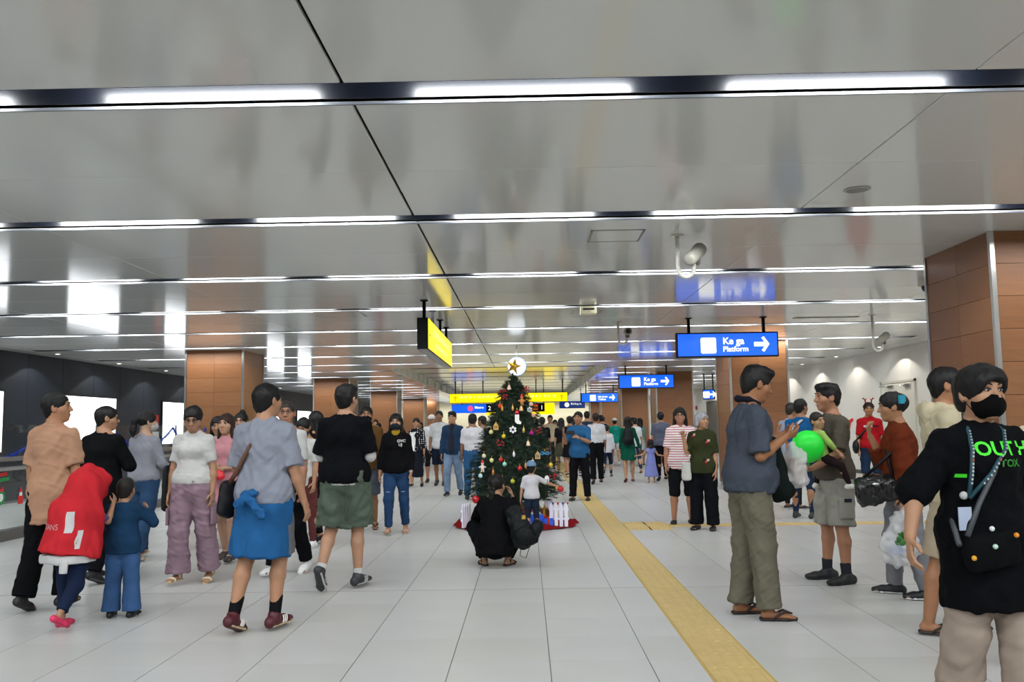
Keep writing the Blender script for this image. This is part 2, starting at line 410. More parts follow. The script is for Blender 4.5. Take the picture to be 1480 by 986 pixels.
def garland(p0, p1, sag, seed, label):
    r = random.Random(seed); t = MB(); n = 60
    pts = []
    for i in range(n+1):
        u = i/n; p = Vector(p0).lerp(Vector(p1), u); p.z -= sag*(1-(2*u-1)**2); pts.append(p)
    t.tube(pts, .012, 6)
    for i in range(n):
        d = (pts[i+1]-pts[i]).normalized()
        for k in range(12):
            q = pts[i].lerp(pts[i+1], r.random()); a = r.uniform(0, 6.28); u_ = d.orthogonal().normalized(); v = d.cross(u_)
            o = (u_*math.cos(a)+v*math.sin(a))*r.uniform(.035, .06) + d*r.uniform(-.02, .02); s_ = d*.006 + u_.cross(o)*.1
            t.add([q-s_, q+s_, q+o], [(0, 1, 2)])
    tag(t.build('tinsel_garland', M_tinsel), label, 'garland', 'blue tinsel garlands on the glass')
gx = BX+.03
garland((gx, 9.6, 1.52), (gx, 13.0, 1.52), .46, 1, 'blue tinsel garland on the glass left of the man in the peach shirt')
garland((gx, 13.0, 1.52), (gx, 15.1, 1.40), .40, 2, 'blue tinsel garland on the glass behind the man in the peach shirt')
garland((gx, 15.1, 1.40), (gx, 17.5, 1.5), .30, 3, 'blue tinsel garland on the glass beside the woman with the ponytail')
garland((gx, 17.5, 1.5), (gx, 19.3, 1.5), .35, 4, 'blue tinsel garland on the glass next to the left column')
def sticker(y, z, kind, label):
    c = empty('window_sticker', (BX+.009, y, z), 0, label, 'sticker', 'holiday stickers on the glass')
    red, grn, wht = mat('sticker red', 'd2261f', .5), mat('sticker green', '1f8f45', .5), mat('sticker white', 'eeeeee', .5)
    R = Matrix.Rotation(math.pi/2, 4, 'Z') @ Matrix.Rotation(math.pi/2, 4, 'X')
    def poly(name, pts, m, off=0): MB().prism(pts, .001, Matrix.Translation((off, 0, 0)) @ R).build(name, m, c)
    if kind == 'banner':
        poly('banner', [(-.16,-.05),(.16,-.03),(.16,.02),(-.16,.0)], grn); poly('lettering', [(-.13,.02),(.13,.04),(.1,.09),(-.1,.07)], red)
    elif kind == 'wreath':
        poly('wreath', [(.1*math.cos(a*.5236), .1*math.sin(a*.5236)) for a in range(12)], grn); poly('middle', [(.055*math.cos(a*.5236), .055*math.sin(a*.5236)) for a in range(12)], wht, .002)
        poly('bow', [(-.06,.08),(.06,.08),(.04,.15),(0,.1),(-.04,.15)], red, .003)
    else:
        poly('body', [(-.06,-.1),(.06,-.1),(.07,0),(.03,.03),(-.03,.03),(-.07,0)], red); poly('beard', [(-.035,.01),(.035,.01),(.03,.06),(-.03,.06)], wht, .002); poly('hat', [(-.04,.06),(.04,.06),(.0,.14)], red, .003)
sticker(11.85, .83, 'banner', 'red and green banner sticker on the glass at the left edge')
sticker(11.83, .58, 'wreath', 'green wreath sticker with a red bow low on the glass')
sticker(12.3, .56, 'figure', 'red and white bearded figure sticker low on the glass')
sticker(16.8, .45, 'wreath', 'wreath sticker on the glass by the woman in jeans')

# ------------------------------------------------------------------ hanging signs
M_signbody = mat('sign housing', '0a0b0f', 0.6, spec=.15)
M_blue = emitmat('lit blue face', '0a62f5', 1.0)
M_sw = emitmat('lit white print', 'ffffff', 1.15)
M_yel = emitmat('lit yellow face', 'ffe000', 1.25)
M_yel2 = emitmat('lit pale yellow print', 'fff27a', 1.2)
M_ydk = emitmat('yellow sign shaded print', 'e2c400', 0.8)
def hangers(c, xs, h, axis='x', CZ=CZ):
    for x in xs:
        t = MB(); p = (x, 0) if axis == 'x' else (0, x)
        t.box(p[0]-.022, p[0]+.022, p[1]-.022, p[1]+.022, h, CZ - c.location.z)
        t.box(p[0]-.05, p[0]+.05, p[1]-.05, p[1]+.05, CZ-c.location.z-.015, CZ-c.location.z)
        t.build('hanger', M_signbody, c)
def arrow(w_, h_):
    a = w_/2; b = h_/2; t = .075*w_/.3*1.15
    return [(-a,-t/2),(a*.35,-t/2),(-.02*w_,-b+t*.25),(a*.28,-b-t*.1),(a,0),(a*.28,b+t*.1),(-.02*w_,b-t*.25),(a*.35,t/2),(-a,t/2)]
def roundrect(w_, h_, r, n=4):
    pts = []
    for cx, cy, a0 in ((w_/2-r, h_/2-r, 0), (-w_/2+r, h_/2-r, 90), (-w_/2+r, -h_/2+r, 180), (w_/2-r, -h_/2+r, 270)):
        for i in range(n+1):
            a = math.radians(a0+90*i/n); pts.append((cx+r*math.cos(a), cy+r*math.sin(a)))
    return pts
def blue_sign(xc, y, zb, w_, h_, line1, line2, label, dots=True, rz=0):
    c = empty('hanging_sign', (xc, y, zb), rz, label, 'sign', 'blue hanging signs')
    MB().box(-w_/2, w_/2, -.07, .07, 0, h_).build('housing', M_signbody, c)
    MB().box(-w_/2+.022, w_/2-.022, -.075, -.069, .022, h_-.022).build('face', M_blue, c)
    s = h_/.42
    def put(name, poly, x, z, m=M_sw, d=.0): MB().prism(poly, .003, Matrix.Translation((x, -.0755-d, z)) @ FACE_CAM).build(name, m, c)
    put('pictogram', roundrect(.26*s, .27*s, .03*s), -.32*w_/1.7, h_*.47)
    if dots:
        for k in (-1, 0, 1): put('dot', roundrect(.014, .014, .004, 2), -.32*w_/1.7+k*.035, h_*.37, M_signbody, .003)
    k_ = min(1, 6.0/max(1, len(line1)))*.16 if len(line1) > 6 else .16
    me = textmesh(line1, k_*s, .0015, bold=.004); o = link('lettering', me, M_sw, c); o.matrix_local = Matrix.Translation((-.08*w_/1.7, -.0765, h_*.52)) @ FACE_CAM
    me = textmesh(line2, .125*s, .0015, bold=.003); o = link('lettering', me, M_sw, c); o.matrix_local = Matrix.Translation((-.08*w_/1.7, -.0765, h_*.22)) @ FACE_CAM
    put('arrow', arrow(.26*s, .25*s), .57*w_/1.7, h_*.5)
    hangers(c, (-w_*.37, w_*.37), h_)
    return c
blue_sign(3.39, 14.85, 2.527, 1.70, .415, 'Ke ga', 'Platform', 'large blue platform sign nearest the camera, arrow pointing right')
blue_sign(3.66, 26.9, 2.51, 1.68, .42, 'Ke ga', 'Platform', 'blue platform sign, the second and smaller one, arrow pointing right')
blue_sign(3.33, 40, 2.44, 1.66, .42, 'Nhà vệ sinh', 'Toilets', 'blue toilet sign, the farthest of the three in a row', dots=False)
blue_sign(6.6, 32, 2.28, .42, .36, '', '', 'small square blue sign beside the column with the notice', dots=False, rz=math.radians(-18))
c = empty('dark_sign', (2.6, 50, 2.38), 0, 'dark blue sign with a white numbered circle, far behind the tree', 'sign')
MB().box(-.72, .72, -.06, .06, 0, .4).build('housing', emitmat('lit navy face', '0d2c6e', .8), c)
MB().prism([(.13*math.cos(a*.39), .13*math.sin(a*.39)) for a in range(16)], .003, Matrix.Translation((-.3, -.062, .2)) @ FACE_CAM).build('circle', M_sw, c)
o = link('lettering', textmesh('Đường ra', .15, .001), M_sw, c); o.matrix_local = Matrix.Translation((-.08, -.063, .2)) @ FACE_CAM
o = link('lettering', textmesh('7', .2, .001), emitmat('lit navy face', '0d2c6e', .8), c); o.matrix_local = Matrix.Translation((-.36, -.068, .13)) @ FACE_CAM
hangers(c, (-.5, .5), .4)
# yellow sign running along the hall
c = empty('hanging_sign', (-1.40, 13.9, 2.50), 0, 'yellow lightbox sign seen at a steep angle, dark end towards the camera', 'sign', 'yellow hanging signs')
MB().box(-.075, .075, -1.9, 1.9, 0, .43).build('housing', M_signbody, c)
MB().box(-.06, .06, -1.88, 1.88, -.004, .001).build('underside', mat('sign underside', 'a8a8a8', .5), c)
MB().box(.074, .082, -1.89, 1.89, .008, .422).build('face', M_yel, c)
for k in range(14): MB().box(.0815, .084, -1.3+.2*k, -1.3+.2*k+rnd.uniform(.06, .15), .24, .33).build('lettering', M_yel2, c)
for k in range(9): MB().box(.0815, .084, -.9+.2*k, -.9+.2*k+rnd.uniform(.06, .15), .1, .16).build('lettering', M_yel2, c)
for y in (-1.75, 1.75): MB().lathe([(.02, .082), (.02, .086)], (0, y, .2), 8, 'x').build('screw_cap', M_signbody, c)
hangers(c, (-1.7, -.6, .6, 1.7), .43, 'y')
c = empty('hanging_sign', (-.79, 40, 2.50), 0, 'long yellow sign across the hall behind the tree', 'sign', 'yellow hanging signs')
MB().box(-2.67, 2.67, -.075, .075, 0, .42).build('housing', M_signbody, c)
MB().box(-2.655, 2.655, -.082, -.074, .012, .408).build('face', M_yel, c)
for k in range(22): MB().box(-2.2+.2*k, -2.2+.2*k+rnd.uniform(.06, .15), -.0845, -.0815, .22, .31).build('lettering', M_yel2, c)
for x in (-2.4, 2.4): MB().prism(arrow(.24, .22), .002, Matrix.Translation((x, -.083, .2)) @ FACE_CAM @ Matrix.Rotation(math.pi/2, 4, 'Z')).build('arrow', M_ydk, c)
hangers(c, (-2.4, -1.15, 1.25, 2.45), .42, CZ=CZ+.25)
# departure board
c = empty('information_board', (-1.4, 50, 2.2), 0, 'blue, black and yellow information board below the long yellow sign', 'sign')
MB().box(-2.8, 3.0, -.06, .06, 0, .5).build('housing', M_signbody, c)
MB().box(-2.78, -.85, -.068, -.058, .0, .48).build('blue_face', M_blue, c)
MB().prism([(.16*math.cos(a*.35), .16*math.sin(a*.35)) for a in range(18)], .003, Matrix.Translation((-1.75, -.069, .25)) @ FACE_CAM).build('round_mark', emitmat('pink mark', 'ff4f8a', 1), c)
o = link('lettering', textmesh('Metro', .2, .001, bold=.004), M_sw, c); o.matrix_local = Matrix.Translation((-1.5, -.07, .24)) @ FACE_CAM
o = link('lettering', textmesh('2', .34, .001), M_sw, c); o.matrix_local = Matrix.Translation((-.75, -.07, .14)) @ FACE_CAM
o = link('lettering', textmesh('1', .34, .001), M_sw, c); o.matrix_local = Matrix.Translation((2.2, -.07, .14)) @ FACE_CAM
for z in (.12, .3): o = link('lettering', textmesh('CHÚC', .16, .001, bold=.003), emitmat('orange dots', 'ff6a1a', 1.2), c); o.matrix_local = Matrix.Translation((1.62, -.07, z)) @ FACE_CAM
MB().box(2.45, 3.0, -.068, -.058, .0, .5).box(-.85, 3.0, -.068, -.058, -.14, .02).build('yellow_face', M_yel, c)
hangers(c, (-2.2, 2.4), .5, CZ=CZ+.25)

# clock
c = empty('clock', (-.19, 19.5, 2.74), 0, 'round white wall clock hanging from the ceiling above the tree', 'clock')
MB().lathe([(.2, -.05), (.218, -.05), (.218, .05), (.2, .05)], n=32, axis='y').build('rim', mat('clock rim', '6b7f95', .35, metal=.5), c)
MB().lathe([(.2, -.0535), (.2, .0535)], n=32, axis='y').build('dial', emitmat('clock dial', 'f3f6ff', .75), c)
for k in range(12):
    a = math.radians(30*k); L = .03 if k % 3 else .045
    MB().prism([(-.004, .185-L), (.004, .185-L), (.004, .185), (-.004, .185)], .002, Matrix.Translation((0, -.054, 0)) @ FACE_CAM @ Matrix.Rotation(-a, 4, 'Z')).build('hour_mark', M_signbody, c)
for ang, L, wd, nm in ((1, .15, .006, 'minute_hand'), (246, .1, .009, 'hour_hand')):
    MB().prism([(-wd, -.02), (wd, -.02), (wd*.6, L), (-wd*.6, L)], .002, Matrix.Translation((0, -.058, 0)) @ FACE_CAM @ Matrix.Rotation(-math.radians(ang), 4, 'Z')).build(nm, M_signbody, c)
MB().tube([(0, 0, .21), (0, 0, CZ-2.74)], .015, 8).build('hanger', M_steel, c)

# ceiling fittings
M_cam = mat('camera housing', '9b978d', 0.4); M_pole = mat('cream pole', 'cfccc2', 0.4)
def cctv(x, y, drop, dirx, diry, s, label, tilt=-.45):
    c = empty('security_camera', (x, y, CZ), 0, label, 'camera', 'bullet security cameras')
    pts = [(0, 0, 0), (0, 0, -drop+.1)] + [(.075-.075*math.cos(a), 0, -drop+.1-.09*math.sin(a)) for a in [math.pi*i/8 for i in range(1, 8)]] + [(.15, 0, -drop+.13)]
    MB().tube(pts, .021, 10).build('pole', M_pole, c, True)
    MB().lathe([(.06, -.012), (.06, 0), (.02, 0)], n=16).build('flange', M_pole, c)
    b = MB().lathe([(.03, -.2), (.06, -.19), (.062, .15), (.068, .155), (.068, .2), (.05, .205)], n=18, axis='y').build('body', M_cam, c, True)
    b.location = (.16, 0, -drop+.22); b.rotation_euler = (tilt, 0, math.atan2(-dirx, diry))
    MB().box(-.035, .035, -.03, .03, -.1, -.05).build('bracket', mat('camera bracket', '6d6a63', .5), b)
    MB().lathe([(.042, .2), (.042, .207)], n=14, axis='y').build('lens', M_black, b)
cctv(1.45, 8.22, .41, .35, .7, 1, 'security camera on a hooked pole, the big one nearest the camera', tilt=.42)
cctv(1.61, 15.19, .40, -.05, -1, 1, 'security camera on a hooked pole facing the viewer above the second blue sign', tilt=-.05)
cctv(5.83, 14.81, .62, .5, .6, 1, 'security camera on a long pole in front of the cream wall', tilt=.3)
c = empty('dome_camera', (5.04, 11.03, CZ), 0, 'white dome camera with a black bubble beside the right column', 'camera')
MB().lathe([(.1, 0), (.1, -.09), (.085, -.1), (.055, -.1)], n=20).build('base', M_pole, c, False)
MB().lathe([(.06, -.1), (.058, -.13), (.045, -.16), (.02, -.175)], n=16).build('bubble', mat('black bubble', '07080a', .12), c, True)
c = empty('ceiling_speaker', (2.57, 6.68, CZ), 0, 'flat round speaker flush in the ceiling', 'speaker')
MB().lathe([(.09, 0), (.1, -.003), (.095, -.008), (.08, -.009)], n=28).build('rim', mat('speaker rim', 'a5a29c', .5), c); MB().lathe([(.08, -.0095), (.03, -.0098)], n=28).build('grille', mat('speaker grille', '8f8c87', .7), c)
def hatch(x0, x1, y0, y1, label):
    c = empty('access_hatch', ((x0+x1)/2, (y0+y1)/2, CZ), 0, label, 'hatch', 'access hatches in the ceiling')
    hx, hy = (x1-x0)/2, (y1-y0)/2
    MB().box(-hx, hx, -hy, -hy+.02, -.004, 0).box(-hx, hx, hy-.02, hy, -.004, 0).box(-hx, -hx+.02, -hy, hy, -.004, 0).box(hx-.02, hx, -hy, hy, -.004, 0).build('frame', mat('hatch frame', '86837e', .5), c)
    MB().box(-hx+.026, hx-.026, -hy+.026, hy-.026, -.003, 0).build('lid', M_ceil, c)
hatch(.62, 1.12, 7.94, 8.46, 'square access hatch in the ceiling left of the big security camera')
hatch(.75, 1.2, 13.6, 14.0, 'square access hatch behind the small ceiling box')
hatch(-3.2, -2.5, 13.2, 13.9, 'access hatch in the ceiling left of the yellow sign')
c = empty('ceiling_box', (.96, 13.2, CZ), 0, 'small cream box with a dark slot fixed to the ceiling', 'box')
MB().box(-.12, .12, -.09, .09, -.11, 0).build('case', mat('cream case', 'd3cdb0', .5), c); MB().box(-.085, .085, -.094, -.088, -.055, -.03).build('slot', M_black, c); MB().lathe([(.006, -.095), (.006, -.089)], (0, 0, -.085), 8, 'y').build('button', M_black, c)
o = MB().box(4.6, 5.7, 15.0, 15.14, CZ-.006, CZ).build('ceiling_vent', mat('vent', '6b675e', .6)); tag(o, 'long narrow dark vent in the ceiling right of the big blue sign', 'vent')
for k in range(6): MB().box(4.62, 5.68, 15.008+.022*k, 15.016+.022*k, CZ-.009, CZ-.004).build('vent_slat', M_pole, o)

# notice on the second right column and bits on the far wall
c = empty('prohibition_notice', (5.01, 19.09, 1.26), 0, 'white no entry notice on the wood column behind the man with the phone', 'notice')
MB().box(-.12, .12, -.006, .0, 0, .43).build('sheet', mat('white sheet', 'e9e9ea', .5), c)
ring = MB()
for k in range(24):
    a, b = 2*math.pi*k/24, 2*math.pi*(k+1)/24
    ring.prism([(.075*math.cos(a), .075*math.sin(a)), (.092*math.cos(a), .092*math.sin(a)), (.092*math.cos(b), .092*math.sin(b)), (.075*math.cos(b), .075*math.sin(b))], .002, Matrix.Translation((0, -.007, .26)) @ FACE_CAM)
ring.prism([(-.08, -.008), (.08, -.008), (.08, .008), (-.08, .008)], .002, Matrix.Translation((0, -.0095, .26)) @ FACE_CAM @ Matrix.Rotation(-.785, 4, 'Z'))
ring.build('red_ring', mat('notice red', 'c22a33', .5), c)
MB().prism([(-.018,-.06),(-.004,-.06),(0,-.02),(.004,-.06),(.018,-.06),(.02,.03),(-.02,.03)], .0015, Matrix.Translation((0, -.007, .26)) @ FACE_CAM).prism([(.014*math.cos(a*.785), .047+.014*math.sin(a*.785)) for a in range(8)], .0015, Matrix.Translation((0, -.007, .26)) @ FACE_CAM).build('walking_figure', M_black, c)
MB().box(-.08, .08, -.0075, -.0055, .08, .086).box(-.06, .06, -.0075, -.0055, .06, .066).build('caption', mat('caption grey', '8a8a8a', .6), c)
c = empty('fire_cabinet', (XR-.03, 46.2, 0), 0, 'red and white fire equipment box on the far right wall', 'cabinet')
MB().box(-.2, 0, -.6, .6, .7, 1.75).build('case', M_white, c); MB().box(-.21, -.195, -.55, 0, .75, 1.7).build('door', mat('cabinet red', 'b8242a', .4), c); MB().box(-.23, -.21, -.1, -.06, 1.15, 1.3).build('handle', M_steel, c)
o = MB().prism([(-.28,-.12),(.0,-.16),(.08,.02),(.3,.1),(.24,.16),(-.02,.1),(-.1,-.04),(-.26,-.03)], .02, Matrix.Translation((XR-.001, 25.1, 1.35)) @ Matrix.Rotation(-math.pi/2, 4, 'Z') @ FACE_CAM).build('wall_decal', mat('sticker red', 'd2261f', .5)); tag(o, 'red zigzag decal on the cream wall left of the man with antlers', 'decal')
o = MB().box(XR-.06, XR-.001, 47.2, 47.5, 2.15, 2.35).build('alarm_bell', mat('cabinet red', 'b8242a', .4)); tag(o, 'tiny red alarm box high on the far right wall', 'alarm')

# ------------------------------------------------------------------ christmas tree
TC = (-.19, 12.9)
prof = [(.36, .62), (.45, .70), (.7, .68), (1.0, .60), (1.3, .48), (1.6, .36), (1.85, .24), (2.05, .12), (2.18, .03)]
def tr(z): return float(np.interp(z, [p[0] for p in prof], [p[1] for p in prof]))
tree = empty('christmas_tree', (TC[0], TC[1], 0), 0, 'decorated dark green Christmas tree with a gold star, centre of the hall', 'tree')
MB().tube([(0, 0, .05), (0, 0, 2.2)], [.04, .012], 8).build('trunk', mat('bark', '3a2a1e', .9), tree)
rng = np.random.default_rng(5)
def foliage():
    V = []; F_ = []
    n = 1300
    for i in range(n):
        u = rng.random()**.75; z = 2.17-u*1.80
        a = rng.random()*6.2832; R = tr(z)*(.78+.3*rng.random()); L = max(.09, R*(.55+.2*rng.random()))
        d = np.array([math.cos(a), math.sin(a), -.38+.4*rng.random()+ .5*(z > 2)]); d /= np.linalg.norm(d)
        tip = np.array([math.cos(a)*R, math.sin(a)*R, z]); base = tip-d*L
        side = np.cross(d, [0, 0, 1]); side /= np.linalg.norm(side); up = np.cross(side, d)
        m = int(34+110*L)
        t = rng.random(m)**.8; ph = rng.random(m)*6.2832; nl = .035+.03*rng.random(m)
        p = base+np.outer(t*L, d)
        nd = np.outer(np.cos(ph), side)+np.outer(np.sin(ph), up)*.8+d*.8; nd /= np.linalg.norm(nd, axis=1)[:, None]
        w_ = np.cross(nd, d); w_ /= np.linalg.norm(w_, axis=1)[:, None]
        V.append(np.stack([p-w_*.0035, p+w_*.0035, p+nd*nl[:, None]], 1).reshape(-1, 3))
        V.append(np.array([base-side*.004, base+side*.004, tip])) 
    V = np.concatenate(V); me = bpy.data.meshes.new('needles')
    nf = len(V)//3
    me.vertices.add(len(V)); me.vertices.foreach_set('co', V.ravel().astype(np.float32)); me.loops.add(len(V)); me.loops.foreach_set('vertex_index', np.arange(len(V), dtype=np.int32))
    me.polygons.add(nf); me.polygons.foreach_set('loop_start', np.arange(0, 3*nf, 3, dtype=np.int32)); me.update(calc_edges=True)
    print('needles', nf); return me
tag(link('needles', foliage(), mat('pine needles', '1a3220', .6, var=.3, vscale=6), tree), kind='stuff')
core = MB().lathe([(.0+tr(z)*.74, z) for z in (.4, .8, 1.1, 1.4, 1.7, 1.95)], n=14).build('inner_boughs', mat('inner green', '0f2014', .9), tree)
# star
st = MB(); n = 5
pts = [((.125 if k % 2 == 0 else .05)*math.sin(math.pi*k/5), (.125 if k % 2 == 0 else .05)*math.cos(math.pi*k/5)) for k in range(10)]
for sgn in (-1, 1):
    st.add([(x, 0, z) for x, z in pts]+[(0, sgn*.035, 0)], [((k, (k+1) % 10, 10) if sgn < 0 else ((k+1) % 10, k, 10)) for k in range(10)])
so = st.build('tree_star', mat('gold star', 'd9a92b', .22, metal=.9)); so.location = (TC[0]+.02, TC[1]-.02, 2.3); so.rotation_euler = (0, math.radians(14), math.radians(25)); tag(so, 'gold five pointed star on top of the Christmas tree', 'star')
# ornaments
ORN = [(-.24,1.99,'bell','e8c9c0','pale pink bell near the top'),(-.34,1.92,'berries','a3101c','red berry spray high on the left'),(.0,1.96,'berries','a81424','red berry spray high on the right'),
(-.29,1.84,'berries','8f0f1a','dark red berry spray on the upper left'),(-.06,1.80,'figure','d08a4a','tan reindeer figure on the upper right'),(.07,1.74,'ball','e7c5bd','blush ball on the upper right edge'),(-.37,1.72,'ball','d8401c','orange red ball on the upper left edge'),(-.34,1.69,'drop','d7a044','amber drop on the upper left'),
(-.19,1.69,'drop','cfa24c','slim gold drop below the berry spray'),(-.07,1.68,'bell','e0b070','gold bell right of the middle at the top'),(.05,1.66,'snow','c8c8c8','silver snowflake on the upper right edge'),(-.13,1.62,'ball','d4203a','red ball above the white stocking'),(-.13,1.52,'stocking','e8e6e0','white stocking in the upper middle'),(.10,1.58,'ball','e0a080','peach ball on the right edge'),
(-.43,1.43,'house','c99a4a','brown wooden house on the left'),(-.19,1.38,'paw','e6e6e6','white snowflake plaque in the middle'),(-.04,1.38,'drop','d8b45a','gold drop right of the snowflake plaque'),(-.32,1.29,'ball','d8c020','yellow ball left of the middle'),(.07,1.33,'ball','b0108a','magenta ball on the right'),(.02,1.19,'bell','e0c0a0','cream bell right of the middle'),(-.5,1.35,'ball','d8d090','pale yellow ball on the left edge'),(-.37,1.20,'berries','9a1420','red berry spray left of the middle'),
(.16,1.36,'berries','8f1020','red berry spray on the right edge'),(-.6,1.02,'ball','d8d4b0','pearl ball on the lower left edge'),(-.49,.96,'ball','cfd28a','pale green ball on the lower left'),(-.36,.97,'ball','c01820','red ball left of the middle below'),(-.31,.91,'ball','8fd0c0','mint ball below the red one'),(-.1,.85,'ball','c81c24','red ball by the boy\'s cap'),(-.02,.89,'drop','d08a30','orange drop left of the boy\'s cap'),(.15,1.02,'house','b89a60','brown cone house on the lower right'),
(.25,1.04,'ribbon','3a9ad8','blue ribbon on the right edge'),(-.62,.88,'figure','e0d0c8','white bearded figure on the lower left edge'),(-.65,.75,'ball','b8d8dc','pale blue ball at the lower left edge'),(-.38,.66,'ball','e4e4ee','white ball low on the left'),(-.2,.68,'ball','b8c030','lime ball low in the middle'),(-.34,.71,'drop','d8c8c0','pale drop low on the left'),(-.47,.81,'drop','c87a30','copper drop low on the left'),(.27,.68,'lantern','e8e8e8','white lantern plaque by the boy\'s arm'),(.36,.72,'berries','a01020','red berry cluster at the lower right tip'),(.42,.56,'ball','d8c860','yellow ball at the lower right tip'),(.33,.88,'ball','d8b030','gold ball on the lower right'),
(-.18,1.05,'drop','e8e8e8','clear drop in the lower middle'),(.08,.93,'bell','e8dcc0','cream bell above the boy\'s cap'),(-.72,.42,'ball','b00818','large red ball hanging low at the left')]
for X_, z, kind, col, what in ORN:
    r = tr(z)*1.02+.02; dx = X_-TC[0]
    dx = max(-r*.97, min(r*.97, dx)); dy = -math.sqrt(max(0, r*r-dx*dx))
    c = empty('tree_ornament', (TC[0]+dx, TC[1]+dy, z), 0, what + ' of the tree', 'ornament', 'ornaments on the tree')
    m = mat('ornament '+col, col, .22 if kind in ('ball', 'bell', 'drop') else .5, spec=.6)
    big = 'large' in what; R = .055 if big else .031
    t = MB(); cap = True
    if kind == 'ball': t.ball((0, 0, 0), R, 14, 10)
    elif kind == 'drop': t.lathe([(.002, -.05), (.014, -.03), (.018, -.005), (.01, .02), (.003, .035)], n=10)
    elif kind == 'bell': t.lathe([(.034, -.035), (.03, -.025), (.022, .0), (.018, .02), (.006, .033)], n=14); t.ball((0, 0, -.038), .009, 8, 6)
    elif kind == 'berries':
        cap = False
        for _ in range(11): t.ball((rnd.uniform(-.05, .05), rnd.uniform(-.03, .02), rnd.uniform(-.04, .04)), .0125, 7, 5)
        MB().tube([(0, .06, -.03), (0, 0, 0), (.02, -.01, .05)], .003, 5).build('twig', mat('twig', '3a2a1e', .9), c)
    elif kind == 'stocking': t.prism([(-.03, .07), (.03, .07), (.03, -.01), (.06, -.04), (.05, -.065), (.0, -.06), (-.03, -.03)], .015, Matrix.Translation((0, .0, 0)) @ FACE_CAM)
    elif kind in ('paw', 'snow'):
        for k in range(6):
            a = k*math.pi/3; t.prism([(-.012, 0), (.012, 0), (.016, .035), (.012, .05), (-.012, .05), (-.016, .035)], .006, FACE_CAM @ Matrix.Rotation(a, 4, 'Z') @ Matrix.Scale(.8 if kind == 'snow' else 1, 4))
    elif kind == 'house': t.prism([(-.035, -.05), (.035, -.05), (.035, .01), (0, .06), (-.035, .01)], .02, FACE_CAM)
    elif kind == 'lantern': t.prism([(-.03, -.055), (.03, -.055), (.03, .035), (.015, .06), (-.015, .06), (-.03, .035)], .02, FACE_CAM)
    elif kind == 'ribbon':
        for k in (-1, 1): t.tube([(0, 0, 0), (k*.04, -.01, .025), (k*.07, 0, .0), (k*.04, .01, -.015), (0, 0, 0)], .007, 6)
    elif kind == 'figure':
        t.ball((0, 0, -.02), (.03, .025, .04), 10, 7); t.ball((0, 0, .035), .022, 10, 7)
        for k in (-1, 1): t.tube([(k*.025, 0, 0), (k*.05, -.005, -.02)], .009, 6); t.tube([(k*.012, 0, -.05), (k*.014, -.005, -.08)], .011, 6)
        MB().lathe([(.024, .045), (.014, .07), (.003, .09)], n=10).build('hat', mat('sticker red', 'd2261f', .5), c)
    t.build(kind if kind not in ('ball',) else 'bauble', m, c, kind in ('ball', 'bell', 'drop', 'figure'))
    if kind in ('lantern', 'house', 'paw'):
        for k in (-1, 1): MB().box(k*.012-.006, k*.012+.006, -.003-.0195*(kind != 'paw'), -.0005-.0195*(kind != 'paw'), -.03, .01).build('window', mat('dark print', '4a3a30', .6), c)
    if cap: MB().tube([(0, 0, .028 if not big else .05), (0, .004, .065 if not big else .1)], .004, 6).build('hook', mat('gold cap', 'c9a24a', .3, metal=.8), c)

# skirt, presents, picket fences
sk = MB(); N = 64; rings = [(.0, .05), (.3, .05), (.55, .035), (.72, .03), (.80, .05), (.86, .012)]
rr = random.Random(8); wob = [rr.uniform(.94, 1.06) for _ in range(N)]
for ri, (r, z) in enumerate(rings):
    for k in range(N):
        a = 2*math.pi*k/N; f_ = wob[k] if ri > 2 else 1
        zz = z+(.035*math.sin(11*a)+.02*math.sin(23*a+1) if ri in (3, 4) else 0)
        sk.v.append((r*f_*math.cos(a)*1.02, r*f_*math.sin(a)*.92, max(.004, zz)))
for ri in range(len(rings)-1):
    for k in range(N): sk.f.append((ri*N+k, ri*N+(k+1) % N, (ri+1)*N+(k+1) % N, (ri+1)*N+k))
o = sk.build('tree_skirt', mat('red velvet', '7d0a14', .8, var=.2, vscale=14, spec=.15), smooth=True, loc=(TC[0]+.02, TC[1]+.05, 0)); tag(o, 'rumpled red cloth spread around the foot of the tree', 'tree skirt')
def present(x, y, w_, d_, h_, col, rib, label, rz=0):
    c = empty('present', (TC[0]+x, TC[1]+y, .045), rz, label, 'present', 'presents under the tree')
    MB().box(-w_/2, w_/2, -d_/2, d_/2, 0, h_).build('box', mat('wrap '+col, col, .4, var=.1, vscale=20), c)
    MB().box(-.015, .015, -d_/2-.003, d_/2+.003, -.0, h_+.003).box(-w_/2-.003, w_/2+.003, -.015, .015, 0, h_+.003).build('ribbon', mat('ribbon '+rib, rib, .35), c)
    bw = MB()
    for k in (-1, 1): bw.tube([(0, 0, h_), (k*.04, 0, h_+.04), (k*.07, 0, h_+.02), (0, 0, h_)], .008, 6)
    bw.build('bow', mat('ribbon '+rib, rib, .35), c)
present(.30, -.45, .17, .14, .16, '1b4fd0', 'd8d8d8', 'blue wrapped present beside the boy in the cap', .3)
present(.47, -.36, .14, .14, .1, '2a5ad0', 'c01818', 'small blue present behind the right picket fence', .1)
present(.12, -.34, .2, .18, .24, '7d1020', 'c9a24a', 'dark red present with gold ribbon behind the boy', .5)
present(.22, -.2, .24, .14, .3, 'a07a50', '7d1020', 'brown paper present at the back right under the tree', -.2)
present(-.2, -.4, .22, .2, .22, '8f1420', 'd8d8d8', 'red present in front of the trunk', .1)
present(-.4, -.3, .2, .2, .16, 'b8b0a8', 'b01020', 'grey present at the left under the tree', .4)
present(.4, -.1, .26, .2, .2, '5a3020', 'b8902a', 'dark brown present at the far right under the tree', .2)
